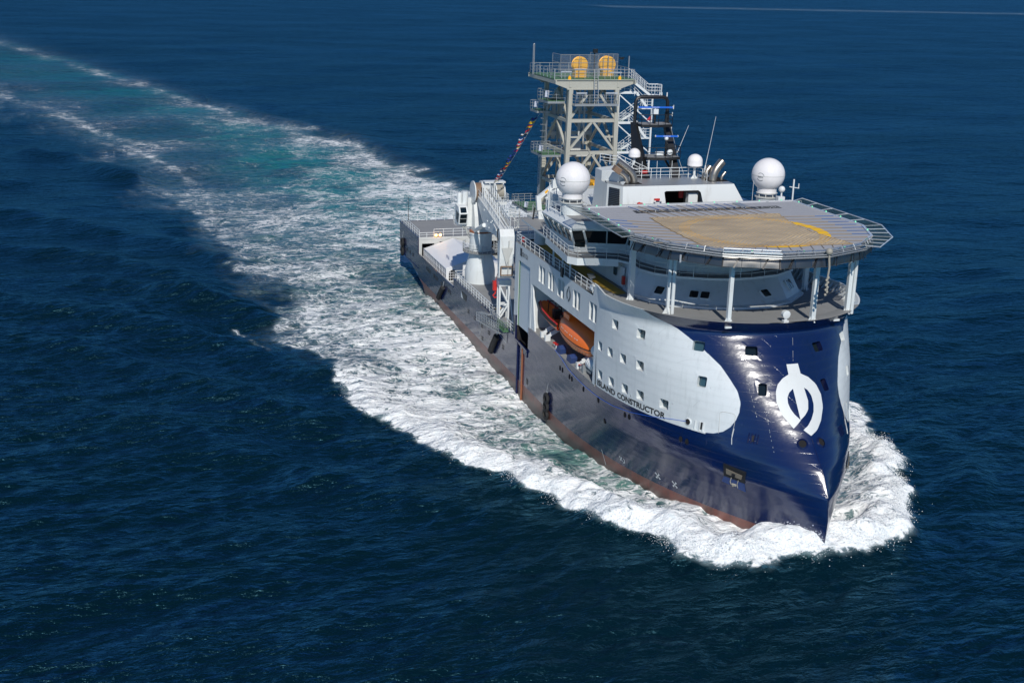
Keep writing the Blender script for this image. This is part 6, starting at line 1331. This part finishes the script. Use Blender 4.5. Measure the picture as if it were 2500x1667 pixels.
for i in range(len(FLN)-1):
    A, B_ = FLN[i], FLN[i+1]; AB = B_-A; t = np.clip(((px_-A[0])*AB[0]+(py_-A[1])*AB[1])/(AB@AB), 0, 1); dl = np.minimum(dl, np.hypot(px_-A[0]-t*AB[0], py_-A[1]-t*AB[1]))
port_side = py_ > (-12+px_*.19-6*(px_ < -300)); bd = np.where(port_side, sdist+edge_n*.5-wv*1.1, np.abs(dl+edge_n*.4))
band = np.exp(-np.abs(bd/wv/1.2)**1.4)*np.clip((30-px_)/90, 0, 1)*np.clip(1-(-px_-150)/1500, .3, 1)*(.30+.55*nz_)
wisp = .40*np.clip(1+sd_n/(4.5+np.clip(-px_, 0, 400)*.03), 0, 1)*(sd_n < 1)*np.clip((60-px_)/40, 0, 1)*np.clip(fbm(px_/9, py_/5, 4, 61)*2.2-.6, 0, 1)*(~port_side)
foam = np.clip(np.maximum(np.maximum(np.maximum(foam*inf, solid*.99*inf), band*.9), wisp), 0, 1.05)
FO = np.zeros(shape); AE = np.zeros(shape); GR = np.zeros(shape); FO[far] = foam; AE[far] = aer*np.clip(sdist/6, 0, 1); GR[far] = grn*np.clip(sdist/3, 0, 1)
# relief of the bow wave, wake turbulence and divergent crests
zz = np.zeros_like(px_)
ridge = np.exp(-((sd_n-3.0)/2.6)**2)*np.clip((px_-30)/55, 0, 1)
lump = fbm(px_/2.6, py_/2.6, 4, 31, .6)
zz += ridge*(.95+.75*np.clip((px_-90)/20, 0, 1))*(.5+.9*lump)
zz += np.clip(foam, 0, 1)*.36*(fbm(px_/1.1, py_/1.1, 4, 33, .6)-.5)*np.clip(.5+bow, 0, 1.5)
zz += np.clip(aer+foam*.5, 0, 1)*.55*(fbm(px_/6, py_/4, 3, 35)-.5)
zz += 1.0*np.exp(-(((px_-115)/5.5)**2+(py_/5)**2)) + .55*np.exp(-(((px_-110)/8)**2+((np.abs(py_)-8)/5)**2))
zz -= .3*np.exp(-(((px_-75)/16)**2+((np.abs(py_)-14)/5)**2))
zz += .9*np.exp(-((sdist+1.5)/3.2)**2)*np.exp(-((px_+180)/260)**2)*(py_ > -25)*(px_ < -40)     # raised lip on the far edge
ZZ[far] += zz
def crest(P_, h, w):
    global ZZ
    P_ = np.array(P_, float); m = (GX > P_[:, 0].min()-25) & (GX < P_[:, 0].max()+25) & (GY > P_[:, 1].min()-25) & (GY < P_[:, 1].max()+25); x, y = GX[m], GY[m]; dd = np.full(x.shape, 1e9); tt = np.zeros(x.shape)
    for i in range(len(P_)-1):
        AB = P_[i+1]-P_[i]; t = np.clip(((x-P_[i][0])*AB[0]+(y-P_[i][1])*AB[1])/(AB@AB), 0, 1); d = np.hypot(x-P_[i][0]-t*AB[0], y-P_[i][1]-t*AB[1]); u = d < dd; dd = np.where(u, d, dd); tt = np.where(u, (i+t)/(len(P_)-1), tt)
    ZZ[m] += h*np.exp(-(dd/w)**2)*np.sin(np.clip(tt, 0, 1)*PI)**.6*(.75+.5*fbm(x/5, y/5, 2, 71))
for P_, h_, w_ in (([(-40, -92), (-26.9, -78.2), (-21, -67), (-11.1, -57.3), (1.4, -48.6), (9.8, -43)], 1.0, 3.4), ([(-6, -66), (4.1, -54.6), (10, -49.6), (16.8, -45), (23.4, -40), (33.4, -36)], 1.25, 2.8), ([(-160, -100), (-147, -86), (-134, -68), (-103, -56), (-91, -50)], 1.0, 4),
        ([(-70, -92), (-59, -80), (-45, -66), (-33, -57), (-24, -50)], 1.0, 3.4), ([(-128, -74), (-115, -65), (-100, -57), (-86, -51)], .9, 3.4), ([(-36, -54), (-21, -46), (-8, -40), (10, -35.5)], .8, 2.6), ([(-2, -90), (8.4, -75.7), (22.6, -59.3), (34.6, -49), (48, -40), (58, -35)], 1.0, 3.2),
        ([(22, -82), (38, -64), (56, -49), (72, -38), (82, -30)], .7, 3.0), ([(52, -72), (70, -55), (88, -40), (100, -28), (108, -20)], .55, 3.0), ([(90, 32), (104, 25), (116, 15)], .5, 2.6), ([(-273, -14), (-235, 3), (-156, 14), (-118, 22), (-92, 28), (-60, 36)], .9, 5), ([(-60, 62), (-20, 48), (20, 44), (60, 40)], .5, 4)):
    crest(P_, h_, w_); crest([(x+w_*1.3, y-w_*1.3) if y < 0 else (x, y+w_*1.6) for x, y in P_], -.12*h_, w_*1.1)
small_cap = lambda x0, y0, x1, y1, w: np.exp(-(((GX-x0)*(y1-y0)-(GY-y0)*(x1-x0))/math.hypot(x1-x0, y1-y0)/w)**2)*((GX-x0)*(x1-x0)+(GY-y0)*(y1-y0) > 0)*((GX-x1)*(x0-x1)+(GY-y1)*(y0-y1) > 0)
FO = np.maximum(FO, .55*small_cap(30.5, -43.2, 36.5, -42.2, .5)); FO = np.maximum(FO, .42*small_cap(38, -41.6, 46, -40, .4))
FO = np.maximum(FO, .42*np.exp(-((GX+1510+.05*(GY-1000))/42)**2)*(GY > 600)*(GY < 1900))
nx, ny = shape
co = np.stack([GX, GY, ZZ+SEA], -1).reshape(-1, 3).astype(np.float32)
ii, jj = np.meshgrid(np.arange(nx-1), np.arange(ny-1), indexing='ij'); a = (ii*ny+jj).ravel()
fc = np.stack([a, a+ny, a+ny+1, a+1], -1).astype(np.int32)
me = bpy.data.meshes.new('sea'); me.vertices.add(len(co)); me.vertices.foreach_set('co', co.ravel()); me.loops.add(fc.size); me.loops.foreach_set('vertex_index', fc.ravel())
me.polygons.add(len(fc)); me.polygons.foreach_set('loop_start', np.arange(0, fc.size, 4, dtype=np.int32)); me.polygons.foreach_set('loop_total', np.full(len(fc), 4, np.int32)); me.polygons.foreach_set('use_smooth', np.ones(len(fc), bool)); me.update(calc_edges=True)
for nm, v in (('foam', FO), ('aer', AE), ('grn', GR)):
    at = me.attributes.new(nm, 'FLOAT', 'POINT'); at.data.foreach_set('value', v.ravel().astype(np.float32))
def mat_sea():
    m, nt, b = new_mat('sea_water')
    def att(n): a_ = nt.nodes.new('ShaderNodeAttribute'); a_.attribute_name = n; return a_.outputs['Fac']
    fo, ae, gr = att('foam'), att('aer'), att('grn')
    P0 = pos(nt)
    # foam pattern: warped ridges for lace plus fine fbm
    warp = nt.nodes.new('ShaderNodeTexNoise'); warp.inputs['Scale'].default_value = .30; warp.inputs['Detail'].default_value = 3; nt.links.new(P0, warp.inputs['Vector'])
    vm = nt.nodes.new('ShaderNodeVectorMath'); vm.operation = 'MULTIPLY_ADD'; nt.links.new(warp.outputs['Color'], vm.inputs[0]); vm.inputs[1].default_value = (3.4, 3.4, 0); nt.links.new(P0, vm.inputs[2])
    W = vm.outputs[0]
    def ridge(scale, seed_off):
        mp = nt.nodes.new('ShaderNodeMapping'); mp.inputs['Location'].default_value = (seed_off, seed_off*.7, 0); mp.inputs['Scale'].default_value = (1.0, .62, 1); nt.links.new(W, mp.inputs['Vector'])
        n = noise(nt, mp.outputs[0], scale, 3, .55); return math_n(nt, 'SUBTRACT', 1.0, math_n(nt, 'MULTIPLY', math_n(nt, 'ABSOLUTE', math_n(nt, 'SUBTRACT', n, .5)), 7.0), clamp=True)
    r1, r2 = ridge(.42, 3), ridge(1.25, 9); f1 = noise(nt, W, 2.6, 7, .74); f2 = noise(nt, P0, .16, 3)
    pat = math_n(nt, 'ADD', math_n(nt, 'MULTIPLY', math_n(nt, 'MAXIMUM', r1, math_n(nt, 'MULTIPLY', r2, .85)), .50), math_n(nt, 'ADD', math_n(nt, 'MULTIPLY', f1, .62), math_n(nt, 'MULTIPLY', math_n(nt, 'SUBTRACT', f2, .5), .55)))
    # threshold falls as density rises
    th = math_n(nt, 'SUBTRACT', 1.04, math_n(nt, 'MULTIPLY', fo, .82))
    msk = sstep(nt, pat, math_n(nt, 'SUBTRACT', th, .03), math_n(nt, 'ADD', th, math_n(nt, 'ADD', .22, math_n(nt, 'MULTIPLY', math_n(nt, 'SUBTRACT', 1.0, fo), .16))))
    msk = math_n(nt, 'MULTIPLY', msk, math_n(nt, 'GREATER_THAN', fo, .02))
    msk = math_n(nt, 'MULTIPLY', msk, math_n(nt, 'ADD', .50, math_n(nt, 'MULTIPLY', fo, .62), clamp=True))
    aw = math_n(nt, 'MULTIPLY', ae, sstep(nt, noise(nt, pos(nt, (1, .7, 1)), .12, 5, .6), .25, .55))
    gw = math_n(nt, 'MULTIPLY', gr, sstep(nt, noise(nt, P0, .4, 4), .35, .6))
    deep = mixc(nt, noise(nt, P0, .02, 2), (.0007, .0080, .0125), (.0010, .0120, .020))
    c = mixc(nt, aw, deep, (.003, .165, .145)); c = mixc(nt, math_n(nt, 'MULTIPLY', gw, .8), c, (.11, .27, .21)); c = mixc(nt, math_n(nt, 'MULTIPLY', fo, .35), c, (.05, .16, .19))
    milk = math_n(nt, 'MULTIPLY', math_n(nt, 'MULTIPLY', math_n(nt, 'POWER', fo, 1.3), sstep(nt, noise(nt, W, .55, 5, .65), .30, .66)), math_n(nt, 'SUBTRACT', .85, math_n(nt, 'MULTIPLY', ae, .7)), clamp=True)
    c = mixc(nt, milk, c, mixc(nt, gw, (.36, .45, .48), (.33, .47, .42)))
    fcol = mixc(nt, sstep(nt, f1, .35, .6), (.74, .80, .81), (.93, .94, .94)); c2 = mixc(nt, msk, c, fcol)
    nt.links.new(c2, b.inputs['Base Color']); nt.links.new(math_n(nt, 'ADD', .13, math_n(nt, 'MULTIPLY', msk, .6)), b.inputs['Roughness'])
    b.inputs['IOR'].default_value = 1.333; nt.links.new(math_n(nt, 'SUBTRACT', .35, math_n(nt, 'MULTIPLY', msk, .3)), b.inputs['Specular IOR Level'])
    b.inputs['Specular Tint'].default_value = (.30, .60, .92, 1)
    # ripples: wind-streaked, finer than the modelled waves
    n1 = noise(nt, pos(nt, (1.0, .42, 1), .25), 1.1, 4, .62, .4); n2 = noise(nt, pos(nt, (1.0, .5, 1), .35), .34, 3, .6, .3); n3 = noise(nt, pos(nt, (1.0, .45, 1), .15), 4.0, 2, .6)
    h = math_n(nt, 'ADD', math_n(nt, 'MULTIPLY', n1, .48), math_n(nt, 'ADD', math_n(nt, 'MULTIPLY', n2, .70), math_n(nt, 'MULTIPLY', n3, .09)))
    n4 = noise(nt, pos(nt, (1.0, .40, 1), .3), .10, 4, .6, .5); h = math_n(nt, 'ADD', h, math_n(nt, 'MULTIPLY', n4, 2.2))
    h = math_n(nt, 'ADD', h, math_n(nt, 'MULTIPLY', math_n(nt, 'ADD', math_n(nt, 'MULTIPLY', msk, .06), math_n(nt, 'MULTIPLY', math_n(nt, 'MULTIPLY', f1, fo), .12)), 1.0))
    gust = math_n(nt, 'ADD', .85, math_n(nt, 'MULTIPLY', sstep(nt, noise(nt, pos(nt, (1, .35, 1)), .022, 4, .6), .35, .65), .45)); h = math_n(nt, 'MULTIPLY', h, gust)
    bn = bump(nt, b, h, 1.0, 1.0)
    b.inputs['Specular IOR Level'].default_value = 0.0
    for l in list(nt.links):
        if l.to_node == b and l.to_socket.name == 'Specular IOR Level': nt.links.remove(l)
    b.inputs['Specular IOR Level'].default_value = 0.0
    dif = nt.nodes.new('ShaderNodeBsdfDiffuse'); nt.links.new(c2, dif.inputs['Color']); nt.links.new(bn.outputs[0], dif.inputs['Normal'])
    gl = nt.nodes.new('ShaderNodeBsdfGlossy'); gl.inputs['Roughness'].default_value = .28; gl.inputs['Color'].default_value = (.21, .60, .84, 1); nt.links.new(bn.outputs[0], gl.inputs['Normal'])
    fr = nt.nodes.new('ShaderNodeFresnel'); fr.inputs['IOR'].default_value = 1.333; nt.links.new(bn.outputs[0], fr.inputs['Normal'])
    ff = math_n(nt, 'MULTIPLY', math_n(nt, 'MINIMUM', fr.outputs[0], .44), math_n(nt, 'SUBTRACT', 1.0, math_n(nt, 'MULTIPLY', msk, .95)))
    mx = nt.nodes.new('ShaderNodeMixShader'); nt.links.new(ff, mx.inputs[0]); nt.links.new(dif.outputs[0], mx.inputs[1]); nt.links.new(gl.outputs[0], mx.inputs[2])
    nt.links.new(mx.outputs[0], nt.nodes['Material Output'].inputs[0])
    return m
me.materials.append(mat_sea())
sea = bpy.data.objects.new('sea', me); C.objects.link(sea); tag(sea, 'dark blue open sea with the ship\'s white foaming bow wave and turquoise wake', 'sea', kind='structure')

# ------------------------------------------------------------------ spray thrown off the bow wave
def sea_z(x, y):
    i = min(max(int(np.searchsorted(ax_, x))-1, 0), nx-2); j = min(max(int(np.searchsorted(ay_, y))-1, 0), ny-2); return float(ZZ[i, j])+SEA
edge_p = [(54, -33.6), (64, -33.9), (70, -32.2), (79, -28.4), (85.6, -27.0), (90.5, -24.1), (96.3, -21.0), (102.7, -18.9), (107.7, -16.5), (111.3, -13.9), (114.3, -12.5), (116.6, -10.3), (117.8, -7.5), (117.5, -4.3), (118.8, -1.3), (117.5, 1.8), (118.2, 6.2), (115.3, 10.1), (107.5, 15.6), (100.5, 19.9), (91.7, 22.3)]
EP = np.array(edge_p); seg = np.linalg.norm(np.diff(EP, axis=0), axis=1); cum = np.concatenate([[0], np.cumsum(seg)])
b = MB(); rs_ = random.Random(4)
for k in range(24000):
    u = rs_.random()**.75*cum[-1] if k % 3 else (.35+.5*rs_.random())*cum[-1]; px = float(np.interp(u, cum, EP[:, 0])); py = float(np.interp(u, cum, EP[:, 1]))
    cx_, cy_ = px-78, py*1.0; L = math.hypot(cx_, cy_); 
    clump = vnoise(np.array([px/1.9]), np.array([py/1.9]), 77)[0]
    o = rs_.gauss(-1.4, .55) if k % 4 else -2.8+rs_.gauss(0, 1.6)
    if rs_.random() > .25+clump*1.1: continue
    x, y = px+cx_/L*o+rs_.gauss(0, .25), py+cy_/L*o+rs_.gauss(0, .25); hgt = abs(rs_.gauss(0, .22))*(1+.9*clump)*max(.25, 1-abs(o+1.6)/4); z = sea_z(x, y)+.03+hgt; r = .012+.038*rs_.random()**2.5
    st_ = 1+1.5*rs_.random()
    b.add([(x+r*st_, y, z), (x-r*.8, y+r, z-r*.4), (x-r*.8, y-r, z-r*.4), (x, y, z+r*1.2), (x, y, z-r)], [(0, 1, 3), (1, 2, 3), (2, 0, 3), (0, 4, 1), (1, 4, 2), (2, 4, 0)])
M['spray'] = paint('white_spray', (.92, .94, .94), .6, streak=False, dirt_amt=0, var=0)
tag(b.build('sea_spray', 'spray'), 'fine white spray thrown up along the outer edge of the bow wave', 'spray', kind='stuff')
